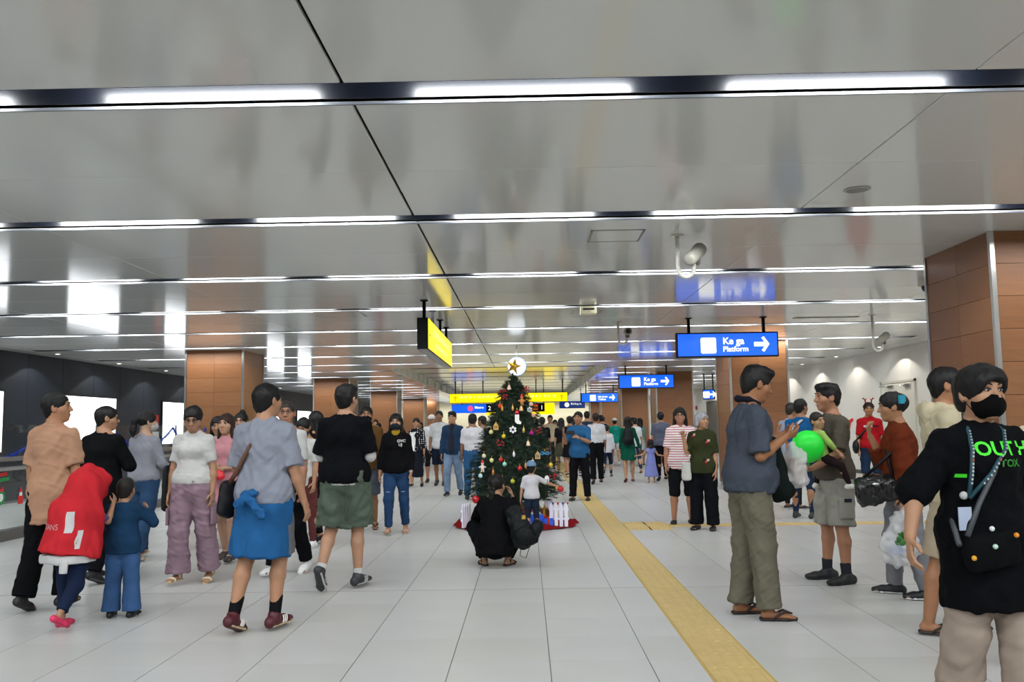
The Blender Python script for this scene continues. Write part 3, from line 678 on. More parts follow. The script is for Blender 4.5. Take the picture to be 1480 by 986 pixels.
def picket(x, y, rz, label):
    c = empty('picket_fence', (TC[0]+x, TC[1]+y, .03), rz, label, 'fence', 'small white picket fences')
    m = mat('white picket', 'e4e0f0', .45)
    for k in range(4):
        x_ = -.105+.07*k
        MB().prism([(-.024, 0), (.024, 0), (.024, .29), (0, .335), (-.024, .29)], .014, Matrix.Translation((x_, 0, 0)) @ FACE_CAM).build('picket', m, c)
    for z in (.09, .22): MB().box(-.14, .14, 0, .012, z, z+.035).build('rail', m, c)
    return c
picket(.62, -.42, math.radians(-12), 'white picket fence piece at the right end of the red cloth')
picket(-.68, -.36, math.radians(68), 'white picket fence piece seen nearly edge on at the left')
picket(.5, .3, math.radians(60), 'white picket fence piece behind the presents')
for k, (x, col) in enumerate(((-.09, '27408a'), (-.02, 'a51420'), (.05, '27408a'), (.11, 'a51420'))):
    o = MB().prism([(-.03, 0), (.03, 0), (0, -.08)], .004, Matrix.Translation((TC[0]+.62+x, TC[1]-.425+.02-x*.2, .36)) @ FACE_CAM).build('bunting_flag', mat('bunting '+col, col, .6)); tag(o, ['blue', 'red', 'blue', 'red'][k] + ' bunting flag on the right picket fence, ' + ['leftmost', 'second from the left', 'third from the left', 'rightmost'][k], 'flag', 'bunting flags')

# ------------------------------------------------------------------ people: implicit surfaces meshed by surface nets
def V3(*a): return np.array(a, dtype=float)
def unit(v): v = np.asarray(v, float); return v/np.linalg.norm(v)
class Field:
    def __init__(s): s.ops = []
    def cone(s, a, b, ra, rb, side=None, k=.02, cap='', op='u'):
        a = np.asarray(a, float); b = np.asarray(b, float)
        ra = ra if isinstance(ra, tuple) else (ra, ra); rb = rb if isinstance(rb, tuple) else (rb, rb)
        ax = b-a; L = max(np.linalg.norm(ax), 1e-4); w_ = ax/L
        sx = np.asarray(side if side is not None else (1, 0, 0), float); sx = sx-w_*sx.dot(w_)
        if np.linalg.norm(sx) < 1e-3: sx = np.cross(w_, (0, 1, 0.1))
        sx = sx/np.linalg.norm(sx); sy = np.cross(w_, sx)
        def fn(X, Y, Z):
            px, py, pz = X-a[0], Y-a[1], Z-a[2]
            t = (px*w_[0]+py*w_[1]+pz*w_[2])/L; tc = np.clip(t, 0, 1); al = (t-tc)*L
            if 'a' in cap: al = np.where(t < 0, 0, al)
            if 'b' in cap: al = np.where(t > 1, 0, al)
            qx = px*sx[0]+py*sx[1]+pz*sx[2]; qy = px*sy[0]+py*sy[1]+pz*sy[2]
            rx = ra[0]+(rb[0]-ra[0])*tc; ry = ra[1]+(rb[1]-ra[1])*tc; rm = np.minimum(rx, ry)
            d = (np.sqrt((qx/rx)**2+(qy/ry)**2+(al/rm)**2)-1)*rm
            if 'a' in cap: d = np.maximum(d, -t*L)
            if 'b' in cap: d = np.maximum(d, (t-1)*L)
            return d
        R = max(*ra, *rb); s.ops.append((fn, np.minimum(a, b)-R, np.maximum(a, b)+R, k, op)); return s
    def ell(s, c, r, M=None, k=.02, op='u'):
        c = np.asarray(c, float); r = np.asarray(r if isinstance(r, (tuple, list)) else (r, r, r), float); M = np.eye(3) if M is None else M; rm = r.min()
        def fn(X, Y, Z):
            px, py, pz = X-c[0], Y-c[1], Z-c[2]
            q = [(px*M[0, i]+py*M[1, i]+pz*M[2, i])/r[i] for i in range(3)]
            return (np.sqrt(q[0]**2+q[1]**2+q[2]**2)-1)*rm
        e = np.abs(M) @ r; s.ops.append((fn, c-e, c+e, k, op)); return s
    def chain(s, pts, rs, **kw):
        for i in range(len(pts)-1):
            c = kw.get('cap', ''); cc = ('a' if 'a' in c and i == 0 else '')+('b' if 'b' in c and i == len(pts)-2 else '')
            s.cone(pts[i], pts[i+1], rs[i], rs[i+1], **{**kw, 'cap': cc})
        return s
    def plane(s, p, n):
        p = np.asarray(p, float); n = unit(n)
        s.ops.append((lambda X, Y, Z: (X-p[0])*n[0]+(Y-p[1])*n[1]+(Z-p[2])*n[2], None, None, 0, 'i')); return s
    def mesh(s, name, h, fine=(), hf=None, disp=None):
        us = [o for o in s.ops if o[4] == 'u']
        lo = np.min([o[1] for o in us], 0)-3*h; hi = np.max([o[2] for o in us], 0)+3*h
        axes = []
        for i in range(3):
            pts = [lo[i]]
            while pts[-1] < hi[i]:
                x = pts[-1]; st = h
                if hf:
                    for c, r in fine:
                        if abs(x-c[i]) < r: st = hf
                pts.append(x+st)
            axes.append(np.array(pts, np.float32))
        xs, ys, zs = axes
        Dd = np.full((len(xs), len(ys), len(zs)), .3, np.float32)
        for fn, l, h_, k, op in s.ops:
            if l is None: sl = (slice(None),)*3
            else:
                m = k+2.5*h; sl = tuple(slice(max(0, np.searchsorted(axes[i], l[i]-m)-1), np.searchsorted(axes[i], h_[i]+m)+1) for i in range(3))
            d = fn(xs[sl[0], None, None], ys[None, sl[1], None], zs[None, None, sl[2]]).astype(np.float32)
            q = Dd[sl]
            if op == 'i': Dd[sl] = np.maximum(q, d); continue
            if op == 's': d = -d; g = np.clip(.5-.5*(q-d)/k, 0, 1); Dd[sl] = q*(1-g)+d*g+k*g*(1-g)
            else: g = np.clip(.5+.5*(q-d)/k, 0, 1); Dd[sl] = q*(1-g)+d*g-k*g*(1-g)
        return nets(name, Dd, axes, disp)
def nets(name, Dd, axes, disp=None):
    ins = Dd < 0
    c = ins[:-1, :-1, :-1].astype(np.int8)
    for i in (0, 1):
        for j in (0, 1):
            for k in (0, 1):
                if i+j+k: c = c+ins[i:Dd.shape[0]-1+i, j:Dd.shape[1]-1+j, k:Dd.shape[2]-1+k]
    act = (c > 0) & (c < 8); I, J, K = np.nonzero(act)
    vid = np.full(act.shape, -1, np.int32); vid[I, J, K] = np.arange(len(I))
    acc = np.zeros((len(I), 3)); cnt = np.zeros(len(I))
    X = axes
    cor = [(i, j, k) for i in (0, 1) for j in (0, 1) for k in (0, 1)]
    val = {q: Dd[I+q[0], J+q[1], K+q[2]] for q in cor}
    pos = lambda q: np.stack([X[0][I+q[0]], X[1][J+q[1]], X[2][K+q[2]]], 1)
    for q in cor:
        for ax in range(3):
            if q[ax] == 0:
                r = list(q); r[ax] = 1; r = tuple(r)
                a, b = val[q], val[r]; m = (a < 0) != (b < 0)
                if not m.any(): continue
                t = np.where(m, a/np.where(a == b, 1, a-b), 0)[:, None]
                acc += np.where(m[:, None], pos(q)*(1-t)+pos(r)*t, 0); cnt += m
    V = acc/np.maximum(cnt, 1)[:, None]
    F_ = []
    for ax in range(3):
        a = [slice(None)]*3; b = [slice(None)]*3; a[ax] = slice(0, -1); b[ax] = slice(1, None)
        A, B = ins[tuple(a)], ins[tuple(b)]
        P = np.stack(np.nonzero(A != B), 1); u, v = (ax+1) % 3, (ax+2) % 3
        P = P[(P[:, u] > 0) & (P[:, v] > 0) & (P[:, u] < act.shape[u]) & (P[:, v] < act.shape[v])]
        fl = A[P[:, 0], P[:, 1], P[:, 2]]
        e = np.zeros(3, int); eu = e.copy(); eu[u] = 1; ev = e.copy(); ev[v] = 1
        g = lambda Q: vid[Q[:, 0], Q[:, 1], Q[:, 2]]
        q = np.stack([g(P-eu-ev), g(P-ev), g(P), g(P-eu)], 1)
        q[~fl] = q[~fl][:, ::-1]; F_.append(q)
    F_ = np.concatenate(F_); F_ = F_[(F_ >= 0).all(1)]
    if disp is not None and len(V):
        n = np.zeros_like(V); p = V[F_]; fn = np.cross(p[:, 2]-p[:, 0], p[:, 3]-p[:, 1])
        for i in range(4): np.add.at(n, F_[:, i], fn)
        n /= np.maximum(np.linalg.norm(n, axis=1), 1e-9)[:, None]; V = V+n*disp(V)[:, None]
    me = bpy.data.meshes.new(name)
    me.vertices.add(len(V)); me.vertices.foreach_set('co', V.astype(np.float32).ravel())
    me.loops.add(F_.size); me.loops.foreach_set('vertex_index', F_.astype(np.int32).ravel())
    me.polygons.add(len(F_)); me.polygons.foreach_set('loop_start', np.arange(0, F_.size, 4, dtype=np.int32))
    me.polygons.foreach_set('use_smooth', np.ones(len(F_), bool)); me.update(calc_edges=True)
    global NTRI; NTRI += 2*len(F_)
    return me
NTRI = 0
def folds(amp, seed, f0=22, f1=60, zs=.55):
    r = np.random.default_rng(seed); ks = []
    for i in range(6):
        d = r.normal(size=3)*np.array([1, 1, zs]); d /= np.linalg.norm(d); f_ = f0+(f1-f0)*i/5
        ks.append((d*f_, r.normal(size=3)*f_*.35, r.random()*6.28, r.random()*6.28, amp*(f0/f_)**.6))
    def fn(V):
        o = np.zeros(len(V))
        for k, k2, p, p2, a in ks: o += a*np.sin(V@k+p+1.6*np.sin(V@k2+p2))
        return np.clip(o, -.6*amp, 3*amp)
    return fn
def Rz(a): c, s = math.cos(a), math.sin(a); return np.array([[c, -s, 0], [s, c, 0], [0, 0, 1.]])
def Rx(a): c, s = math.cos(a), math.sin(a); return np.array([[1, 0, 0], [0, c, -s], [0, s, c]])
def Ry(a): c, s = math.cos(a), math.sin(a); return np.array([[c, 0, s], [0, 1, 0], [-s, 0, c]])
def dk(h, k):
    v = [((x*k)*12.92 if x*k <= .0031308 else 1.055*(x*k)**(1/2.4)-.055) for x in lin(h)]
    return '%02x%02x%02x' % tuple(int(round(255*x)) for x in v)
def skin(hexc): hexc = dk(hexc, .72); return mat('skin '+hexc, hexc, .52, var=.05, vscale=18, spec=.4)
def cloth(hexc, var=.07, rough=.88): hexc = dk(hexc, .68); return mat('cloth '+hexc, hexc, rough, var=var, vscale=10, bump=.18, bscale=220, spec=.1)
def denim(hexc): hexc = dk(hexc, .66); return mat('denim '+hexc, hexc, .9, var=.22, vscale=5, bump=.2, bscale=300, spec=.15)
def hairm(hexc): return mat('hair '+hexc, hexc, .55, var=.25, vscale=40, stretch=(1, 1, .2), spec=.3)

class Person:
    """one standing/sitting/walking figure; local frame: +y is where the chest faces, +x the person's right"""
    def __init__(p, loc, rz, label, h=1.70, bw=1.0, fem=False, lean=0, lat=0, twist=0, head=(0, 0, 0), hsc=1.07,
                 armL=None, armR=None, legL=None, legR=None, sk='b98a6a', lod=1, cat='person', belly=0, legk=1.0, z0=0, group=None, M0=None):
        p.lod = lod; p.H = h; s = p.s = h/1.72; bw = 1+(bw-1)*.6; p.bw = bw; p.fem = fem; p.skm = skin(sk); p.belly = belly
        p.h = {0: .0095, 1: .013, 2: .017, 3: .024}[lod]; p.hf = {0: .0048, 1: .0075, 2: .011, 3: None}[lod]
        p.root = empty('person', (loc[0], loc[1], z0), math.radians(rz), label, cat, group)
        dn = lambda sx: ((sx*.16, .02, -1), (sx*.07, .2, -1))
        st = lambda sx: ((sx*.03, .02, -1), (sx*.02, -.03, -1), sx*6, 0)
        p.arm = {-1: armL or dn(-1), 1: armR or dn(1)}; p.leg = {-1: legL or st(-1), 1: legR or st(1)}
        hw = .088*s*(1.05 if fem else 1.0); p.hip = {}; p.kn = {}; p.an = {}
        TL, SL = .425*s*legk, .405*s*legk
        for q in (-1, 1):
            hip = V3(q*hw, 0, -.03*s); t, sh = unit(p.leg[q][0]), unit(p.leg[q][1])
            kn = hip+t*TL; an = kn+sh*SL; p.hip[q], p.kn[q], p.an[q] = hip, kn, an
        low = min(p.an[q][2]-.085*s-math.sin(abs(math.radians(p.leg[q][3])))*(.0 if p.leg[q][3] >= 0 else .13*s) for q in (-1, 1))
        P = V3(0, 0, -low)
        ctr = V3(*(0, 0, 0))
        for q in (-1, 1):
            for dct in (p.hip, p.kn, p.an): dct[q] = dct[q]+P
        p.P = P
        L = math.radians(lean); A = math.radians(lat)
        u = lambda f_: Ry(A*f_) @ Rx(-L*f_) @ V3(0, 0, 1)
        p.u = [u(.4), u(.8), u(1.0)]
        p.waist = P+.165*s*p.u[0]; p.chest = p.waist+.20*s*p.u[1]; p.nb = p.chest+.165*s*p.u[2]
        p.T = Rz(math.radians(twist)); p.sx = p.T @ V3(1, 0, 0); p.fy = unit(np.cross(p.u[2], p.sx))
        sw = (.146 if fem else .166)*s*bw**.6
        p.sh = {q: p.nb+q*sw*p.sx-.08*s*p.u[2] for q in (-1, 1)}
        p.el = {}; p.wr = {}; p.hd = {}
        for q in (-1, 1):
            a = p.arm[q]; ud = p.T @ unit(a[0]); fd = p.T @ unit(a[1])
            p.el[q] = p.sh[q]+.28*s*ud; p.wr[q] = p.el[q]+.245*s*fd; hd = p.T @ unit(a[2]) if len(a) > 2 and a[2] is not None else fd
            n = p.T @ unit(a[3]) if len(a) > 3 and a[3] is not None else -q*p.sx
            n = n-hd*n.dot(hd); n = unit(n) if np.linalg.norm(n) > 1e-3 else unit(np.cross(hd, V3(0, 1, .3)))
            cu = a[4] if len(a) > 4 else .35
            p.hd[q] = (hd, n, q*np.cross(hd, n), cu)
        p.hs = s*hsc
        hy, hp, hr = [math.radians(x) for x in head]
        p.R = Rz(math.radians(twist)+hy) @ Rx(hp-L*.35) @ Ry(hr)
        p.nt = p.nb+.052*s*p.u[2]+.012*s*p.fy
        p.hc = p.nt+p.R @ V3(0, .018, .092)*p.hs
        p.bl = 0.0
    # points in the head frame
    def hp(p, x, y, z): return p.hc+p.R @ (V3(x, y, z)*p.hs)
    def part(p, name, fld, m, h=None, hf=None, fine=(), disp=None, parent=None):
        me = fld.mesh(name, h or p.h, fine, hf, disp)
        return link(name, me, m, parent or p.root)
    def body(p, feet=True, hands=True, arms=True):
        s, bw, f = p.s, p.bw, Field(); hs, R = p.hs, p.R
        k = lambda v: v*hs
        f.ell(p.hp(0, -.012, .028), (k(.076), k(.094), k(.086)), R, k=k(.02))
        f.ell(p.hp(0, .022, -.035), (k(.063), k(.066), k(.075)), R, k=k(.03))
        f.ell(p.hp(0, .055, -.088), (k(.028), k(.024), k(.022)), R, k=k(.03))
        for q in (-1, 1): f.ell(p.hp(q*.042, .048, -.022), (k(.026), k(.026), k(.026)), R, k=k(.025))
        if p.lod < 3:
            f.cone(p.hp(-.032, .078, .034), p.hp(.032, .078, .034), k(.011), k(.011), k=k(.012))
            for q in (-1, 1): f.ell(p.hp(q*.031, .097, .012), (k(.017), k(.014), k(.012)), R, k=k(.01), op='s')
            f.cone(p.hp(0, .083, .018), p.hp(0, .103, -.022), k(.008), k(.0125), k=k(.012))
            for q in (-1, 1): f.ell(p.hp(q*.012, .09, -.026), k(.009), R, k=k(.008))
            f.ell(p.hp(0, .083, -.0535), (k(.023), k(.01), k(.0065)), R, k=k(.006)); f.ell(p.hp(0, .081, -.066), (k(.02), k(.011), k(.0075)), R, k=k(.006))
        for q in (-1, 1):
            f.ell(p.hp(q*.078, -.008, -.004), (k(.012), k(.021), k(.032)), R @ Rz(q*.35), k=k(.008))
            if p.lod < 2: f.ell(p.hp(q*.089, .0, .002), (k(.008), k(.011), k(.018)), R, k=k(.006), op='s')
        nr = (.05 if p.fem else .057)*s*bw**.5
        f.cone(p.nb-.03*s*p.u[2], p.hp(0, -.022, -.04), nr*1.08, min(nr, .06*hs), k=.03*s)
        for q in (-1, 1):
            f.cone(p.nb+.01*s*p.u[2]-.01*p.fy*s, p.sh[q]+.008*s*p.u[2], .046*s, .038*s, k=.03*s)
        X = V3(1, 0, 0)
        f.chain([p.P-.07*s*p.u[0], p.P+.03*s*p.u[0], p.waist, p.chest, p.nb-.06*s*p.u[2]], [(.138*s*bw, .09*s*bw), (.143*s*bw, .096*s*bw), ((.11 if p.fem else .124)*s*bw, .082*s*bw), (.135*s*bw, .092*s*bw), (.11*s*bw, .066*s*bw)], side=p.sx, k=.04*s)
        if p.belly: f.ell(p.waist+p.belly*.5*p.fy, (.12*s*bw, .06*s+p.belly*.5, .13*s), k=.05)
        for q in (-1, 1):
            if arms:
                b_ = bw**.7
                f.chain([p.sh[q], (p.sh[q]+p.el[q])/2, p.el[q]], [.047*s*b_, .043*s*b_, .035*s*b_], k=.02*s)
                m = p.el[q]*.68+p.wr[q]*.32
                f.chain([p.el[q], m, p.wr[q]], [.035*s*b_, .037*s*b_, .0245*s*b_], k=.015*s)
                if hands: p.hand(f, q)
            f.chain([p.hip[q], (p.hip[q]*.5+p.kn[q]*.5), p.kn[q]], [.086*s*bw**.7, .073*s*bw**.7, .052*s*bw**.7], k=.03*s)
            sh = p.an[q]-p.kn[q]; back = np.cross(unit(sh), V3(1, 0, 0)); back = back*(-1 if back[1] > 0 else 1)
            m = p.kn[q]*.68+p.an[q]*.32+back*.012*s
            f.chain([p.kn[q], m, p.an[q]], [.051*s*bw**.7, .054*s*bw**.7, .034*s*bw**.4], k=.02*s)
            if feet:
                fw, up, si = p.foot(q)
                a = p.an[q]-up*.045*s-fw*.03*s; b = p.an[q]-up*.058*s+fw*.125*s
                f.cone(a, b, (.031*s, .033*s), (.042*s, .018*s), side=si, k=.02*s)
                if p.lod < 2:
                    for t in range(5): f.cone(b+si*(-.03+.015*t)*s*1.05, b+fw*(.045-.007*abs(t-(1.2 if q < 0 else 2.8)))*s+si*(-.033+.0165*t)*s-up*.004*s, .0105*s, .0085*s, k=.006*s)
                else: f.cone(b, b+fw*.04*s, (.042*s, .016*s), (.036*s, .012*s), side=si, k=.01)
        fine = [(p.hc, .14*hs)]+([(p.wr[q]+p.hd[q][0]*.09*s, .11*s) for q in (-1, 1)] if hands and p.lod < 2 else [])
        return p.part('body', f, p.skm, hf=p.hf, fine=fine)
    def hand(p, f, q):
        s = p.s; w_ = p.wr[q]; h, n, t, cu = p.hd[q]
        f.cone(w_, w_+h*.085*s, (.027*s, .017*s), (.038*s, .0135*s), side=t, k=.012*s)
        rr = .0088*s*(1 if p.lod < 2 else 1.15)
        ang = cu
        for i, (o, l) in enumerate(((.030, .068), (.0105, .077), (-.0095, .072), (-.029, .057))):
            b = w_+h*.088*s+t*o*s; c1 = ang*(.8+.12*i); d1 = h*math.cos(c1)+n*math.sin(c1)+t*o*2.0; d1 = unit(d1)
            c2 = c1+ang*1.3; d2 = unit(h*math.cos(c2)+n*math.sin(c2)+t*o*1.2)
            m = b+d1*l*.52*s; e = m+d2*l*.5*s
            f.chain([b, m, e], [rr, rr*.95, rr*.8], k=.004*s)
        b = w_+h*.025*s+t*.026*s; d1 = unit(h*.62+t*.75+n*.35); m = b+d1*.045*s; d2 = unit(h*.95+t*.3+n*.3*(1+cu)); e = m+d2*.034*s
        f.chain([b, m, e], [.0125*s, .0105*s, .0085*s], k=.008*s)
    def foot(p, q):
        yw, pt = math.radians(p.leg[q][2]), math.radians(p.leg[q][3])
        M = Rz(-yw) @ Rx(pt); return M @ V3(0, 1, 0), M @ V3(0, 0, 1), M @ V3(1, 0, 0)
    def face(p, brow='15100e', lip='a0625a', closed=False, eyes=True):
        if p.lod > 2: return
        hs = p.hs; e_ = mat('eye white', 'b5a89f', .35); ir = mat('iris', '140d0a', .15)
        M4 = Matrix.Identity(4)
        for i in range(3):
            for j in range(3): M4[i][j] = p.R[i][j]
        for q in (-1, 1):
            c = p.hp(q*.031, .078, .012)
            if not closed:
                t = MB().ball((0, 0, 0), (.0138*hs, .0076*hs, .0058*hs), 10, 8); o = t.build('eye', e_, p.root, True); o.matrix_local = Matrix.Translation(c) @ M4
                MB().ball((0, .0052*hs, 0), (.0062*hs, .0045*hs, .0062*hs), 8, 6).build('iris', ir, o, True)
            MB().tube([p.hp(q*.016, .083, .013), p.hp(q*.024, .0865, .0195 if not closed else .009), p.hp(q*.034, .0855, .0205 if not closed else .008), p.hp(q*.045, .079, .013)], .0022*hs, 5).build('eyelid', mat('lash', '1a110e', .6), p.root)
            MB().tube([p.hp(q*.014, .0895, .033), p.hp(q*.028, .0905, .040), p.hp(q*.046, .078, .036)], [.0028*hs, .0042*hs, .002*hs], 6).build('eyebrow', mat('brow '+brow, brow, .8), p.root)
        MB().tube([p.hp(-.021, .086, -.0592), p.hp(-.008, .0925, -.0585), p.hp(.008, .0925, -.0585), p.hp(.021, .086, -.0592)], [.002*hs, .0042*hs, .0042*hs, .002*hs], 6).build('lips', mat('lip '+lip, lip, .45), p.root, True)
    def hair(p, style, col='0d0b0c', seed=1):
        f = Field(); hs, R = p.hs, p.R; k = lambda v: v*hs
        E_ = lambda c, r, kk=.02, op='u', M=None: f.ell(p.hp(*c), tuple(k(x) for x in r), R if M is None else R @ M, k=k(kk), op=op)
        C_ = lambda a, b, ra, rb, kk=.025: f.cone(p.hp(*a), p.hp(*b), tuple(k(x) for x in ra) if isinstance(ra, tuple) else k(ra), tuple(k(x) for x in rb) if isinstance(rb, tuple) else k(rb), side=R @ V3(1, 0, 0), k=k(kk))
        amp = .0018*hs
        if style in ('short', 'buzz', 'quiff', 'kid', 'thin'):
            g = {'short': .975, 'buzz': .945, 'quiff': .965, 'kid': .985, 'thin': .945}[style]
            E_((0, -.014, .033), (.087*g, .107*g, .094*g))
            E_((0, -.05, -.025), (.06*g, .05*g, .072), .03)
            if style == 'quiff': E_((0, .05, .092), (.055, .04, .026), .03); E_((0, 0, .098), (.065, .075, .026), .03)
            E_((0, .095, -.03), (.068, .075, .083), .012, 's')
            E_((0, .045, -.105), (.12, .085, .115), .012, 's'); E_((0, -.09, -.215), (.13, .13, .125), .012, 's')
            if style == 'thin': E_((0, .07, .07), (.075, .075, .06), .015, 's')
        elif style == 'bowl':
            E_((0, -.008, .036), (.094, .113, .096)); E_((0, .03, .05), (.088, .08, .068), .03); E_((0, -.052, -.03), (.072, .06, .078), .03)
            E_((0, .115, -.045), (.079, .085, .1), .01, 's'); E_((0, .045, -.125), (.13, .085, .115), .012, 's'); E_((0, -.09, -.185), (.13, .13, .125), .012, 's')
        else:
            E_((0, -.012, .034), (.087, .107, .094))
            if style in ('bob', 'long', 'wavy', 'crop'):
                zb = {'crop': -.06, 'bob': -.13, 'long': -.30, 'wavy': -.19}[style]
                for q in (-1, 1): C_((q*.066, -.01, .03), (q*.083, -.012, max(zb, -.2)), .03, .027)
                C_((0, -.05, .02), (0, -.085 if style != 'long' else -.10, zb), (.075, .05), (.085, .03))
            if style in ('pony', 'lowpony'):
                z = .05 if style == 'pony' else -.03
                f.chain([p.hp(0, -.095, z), p.hp(0, -.145, z-.03), p.hp(0, -.15, z-.14), p.hp(0, -.125, z-.30)], [k(.022), k(.03), k(.034), k(.012)], k=k(.02))
            if style == 'bun': E_((0, -.05, .125), (.04, .04, .035), .015)
            if style == 'updo': E_((0, -.085, .03), (.065, .05, .06), .03)
            E_((0, .100, -.035), (.062, .075, .088), .012, 's')
            if style in ('pony', 'lowpony', 'bun', 'updo'): E_((0, .05, -.11), (.12, .09, .115), .012, 's'); f.ell(p.hp(0, -.05, -.19), (k(.06), k(.1), k(.115)), R, k=k(.012), op='s')
            else: E_((0, .06, -.10), (.066, .075, .12), .012, 's')
        o = p.part('hair', f, hairm(col), h=max(.0075 if p.lod < 1 else .0095, p.h*.62), disp=folds(amp*(1 if p.lod < 2 else .6), seed, 60, 190, .35)); p.hr = o; return o
    def top(p, m, sleeve=.5, hem=-.12, tuck=False, loose=.0, collar=0, name='shirt', flare=0, seed=1, fold=.0036, slv=0, open_=0, vneck=0):
        s, bw, f = p.s, p.bw, Field(); g = .011*s+loose*.6; flare *= .7
        b = lambda x, y: (x*s*bw+g, y*s*bw+g)
        hemp = p.P+hem*s*p.u[0]; bl = p.belly
        ov = -.012*s if tuck else .012*s+p.bl*.75
        pts = [hemp, p.P+.03*s*p.u[0]+bl*.35*p.fy, p.waist+bl*.5*p.fy, p.chest+bl*.15*p.fy, p.nb-.085*s*p.u[2]]
        if hem > 0: pts[1] = p.P+(hem+.04)*s*p.u[0]
        rs = [(lambda q: (q[0]+flare+ov, q[1]+flare+ov))(b(.146, .1)), (lambda q: (q[0]+ov, q[1]+ov))(b(.146, .1+bl)), b(.12 if p.fem else .134, .092+bl*1.2), b(.143, .1+bl*.5), b(.122, .074)]
        f.chain(pts, rs, side=p.sx, k=.05*s, cap='a')
        if p.fem:
            for q in (-1, 1): f.ell(p.chest+q*.062*s*p.sx+.065*s*p.fy-.015*s*p.u[2], (.06*s, .055*s+g*.5, .06*s), k=.05*s)
        for q in (-1, 1):
            f.cone(p.nb-.028*s*p.u[2], p.sh[q]-.004*s*p.u[2], (.045*s+g*.5, .045*s+g*.5), (.04*s+g*.8, .04*s+g*.8), k=.04*s)
            b_ = bw**.7
            if sleeve > 0:
                e = p.sh[q]+(p.el[q]-p.sh[q])*min(1, sleeve/.55)
                ra, rb = .043*s*b_+g*.7, (.043 if sleeve < .5 else .039)*s*b_+g*.85+slv
                if sleeve <= .55: f.cone(p.sh[q], e, ra, rb, k=.035*s, cap='b')
                else:
                    f.cone(p.sh[q], p.el[q], ra, .04*s*b_+g*.9+slv, k=.035*s)
                    t = (sleeve-.55)/.45; e = p.el[q]+(p.wr[q]-p.el[q])*min(t, 1)
                    f.cone(p.el[q], e, .04*s*b_+g*.9+slv, (.039-.009*t)*s*b_+g*.8+slv, k=.015*s, cap='b')
        if collar: f.cone(p.nb-.035*s*p.u[2], p.nt+collar*s*p.u[2], .066*s*bw**.5, .061*s*bw**.5, k=.015*s, cap='b')
        else: f.cone(p.nb-.05*s*p.u[2], p.nb+.012*s*p.u[2], .075*s*bw**.5, .064*s*bw**.5, k=.02*s, cap='b')
        if vneck: f.cone(p.nb+.08*s*p.fy+.03*s*p.u[2], p.nb+.13*s*p.fy-vneck*s*p.u[2], .045*s, .012*s, k=.008, op='s')
        p.tp = p.part(name, f, m, disp=folds(fold*s, seed, 26, 95)); return p.tp
    def trousers(p, m, length=1.0, loose=.0, hemr=None, name='trousers', seed=2, fold=.0034, rise=.10):
        s, bw, f = p.s, p.bw, Field(); loose *= .75; g = .009*s+loose; p.bl = loose
        f.chain([p.P+rise*s*p.u[0], p.P+.01*s*p.u[0], p.P-.06*s*p.u[0]], [(.128*s*bw+g, .09*s*bw+g), (.146*s*bw+g, .1*s*bw+g), (.132*s*bw+g, .094*s*bw+g)], side=V3(1, 0, 0), k=.04*s, cap='a')
        for q in (-1, 1):
            b_ = bw**.7; r0, r1, r2, r3 = .083*s*b_+g, .072*s*b_+g, .054*s*b_+g*1.1, (hemr if hemr else .042*s)+loose*.6
            mid = (p.hip[q]+p.kn[q])/2
            if length < .52:
                t = length/.5; e = p.hip[q]+(p.kn[q]-p.hip[q])*t
                f.chain([p.hip[q], mid if t > .6 else p.hip[q]*.5+mid*.5, e], [r0, r1+loose*.3, (r1*.45+r2*.55)+loose*.6], k=.03*s, cap='b')
            else:
                t = (length-.5)/.5; e = p.kn[q]+(p.an[q]-p.kn[q])*t
                f.chain([p.hip[q], mid, p.kn[q], e], [r0, r1, r2, r2+(r3-r2)*t], k=.03*s, cap='b')
        return p.part(name, f, m, disp=folds(fold*s, seed, 24, 90, .8))
    def skirt(p, m, length=.5, flare=.06, loose=.01, name='skirt', top=.12, seed=3, fold=.005):
        s, bw, f = p.s, p.bw, Field(); g = .014*s+loose
        kn = (p.kn[-1]+p.kn[1])/2; an = (p.an[-1]+p.an[1])/2
        e = p.P+(kn-p.P)*min(1, length/.5) if length <= .5 else kn+(an-kn)*(length-.5)/.5
        sp = abs(p.kn[1]-p.kn[-1])
        f.chain([p.P+top*s*p.u[0], p.P, e], [(.122*s*bw+g, .088*s*bw+g), (.15*s*bw+g, .105*s*bw+g), (.145*s*bw+g+flare, .1*s*bw+g+flare+sp[1]*.35)], side=V3(1, 0, 0), k=.03*s, cap='ab')
        return p.part(name, f, m, disp=folds(fold*s, seed, 22, 50, .12))
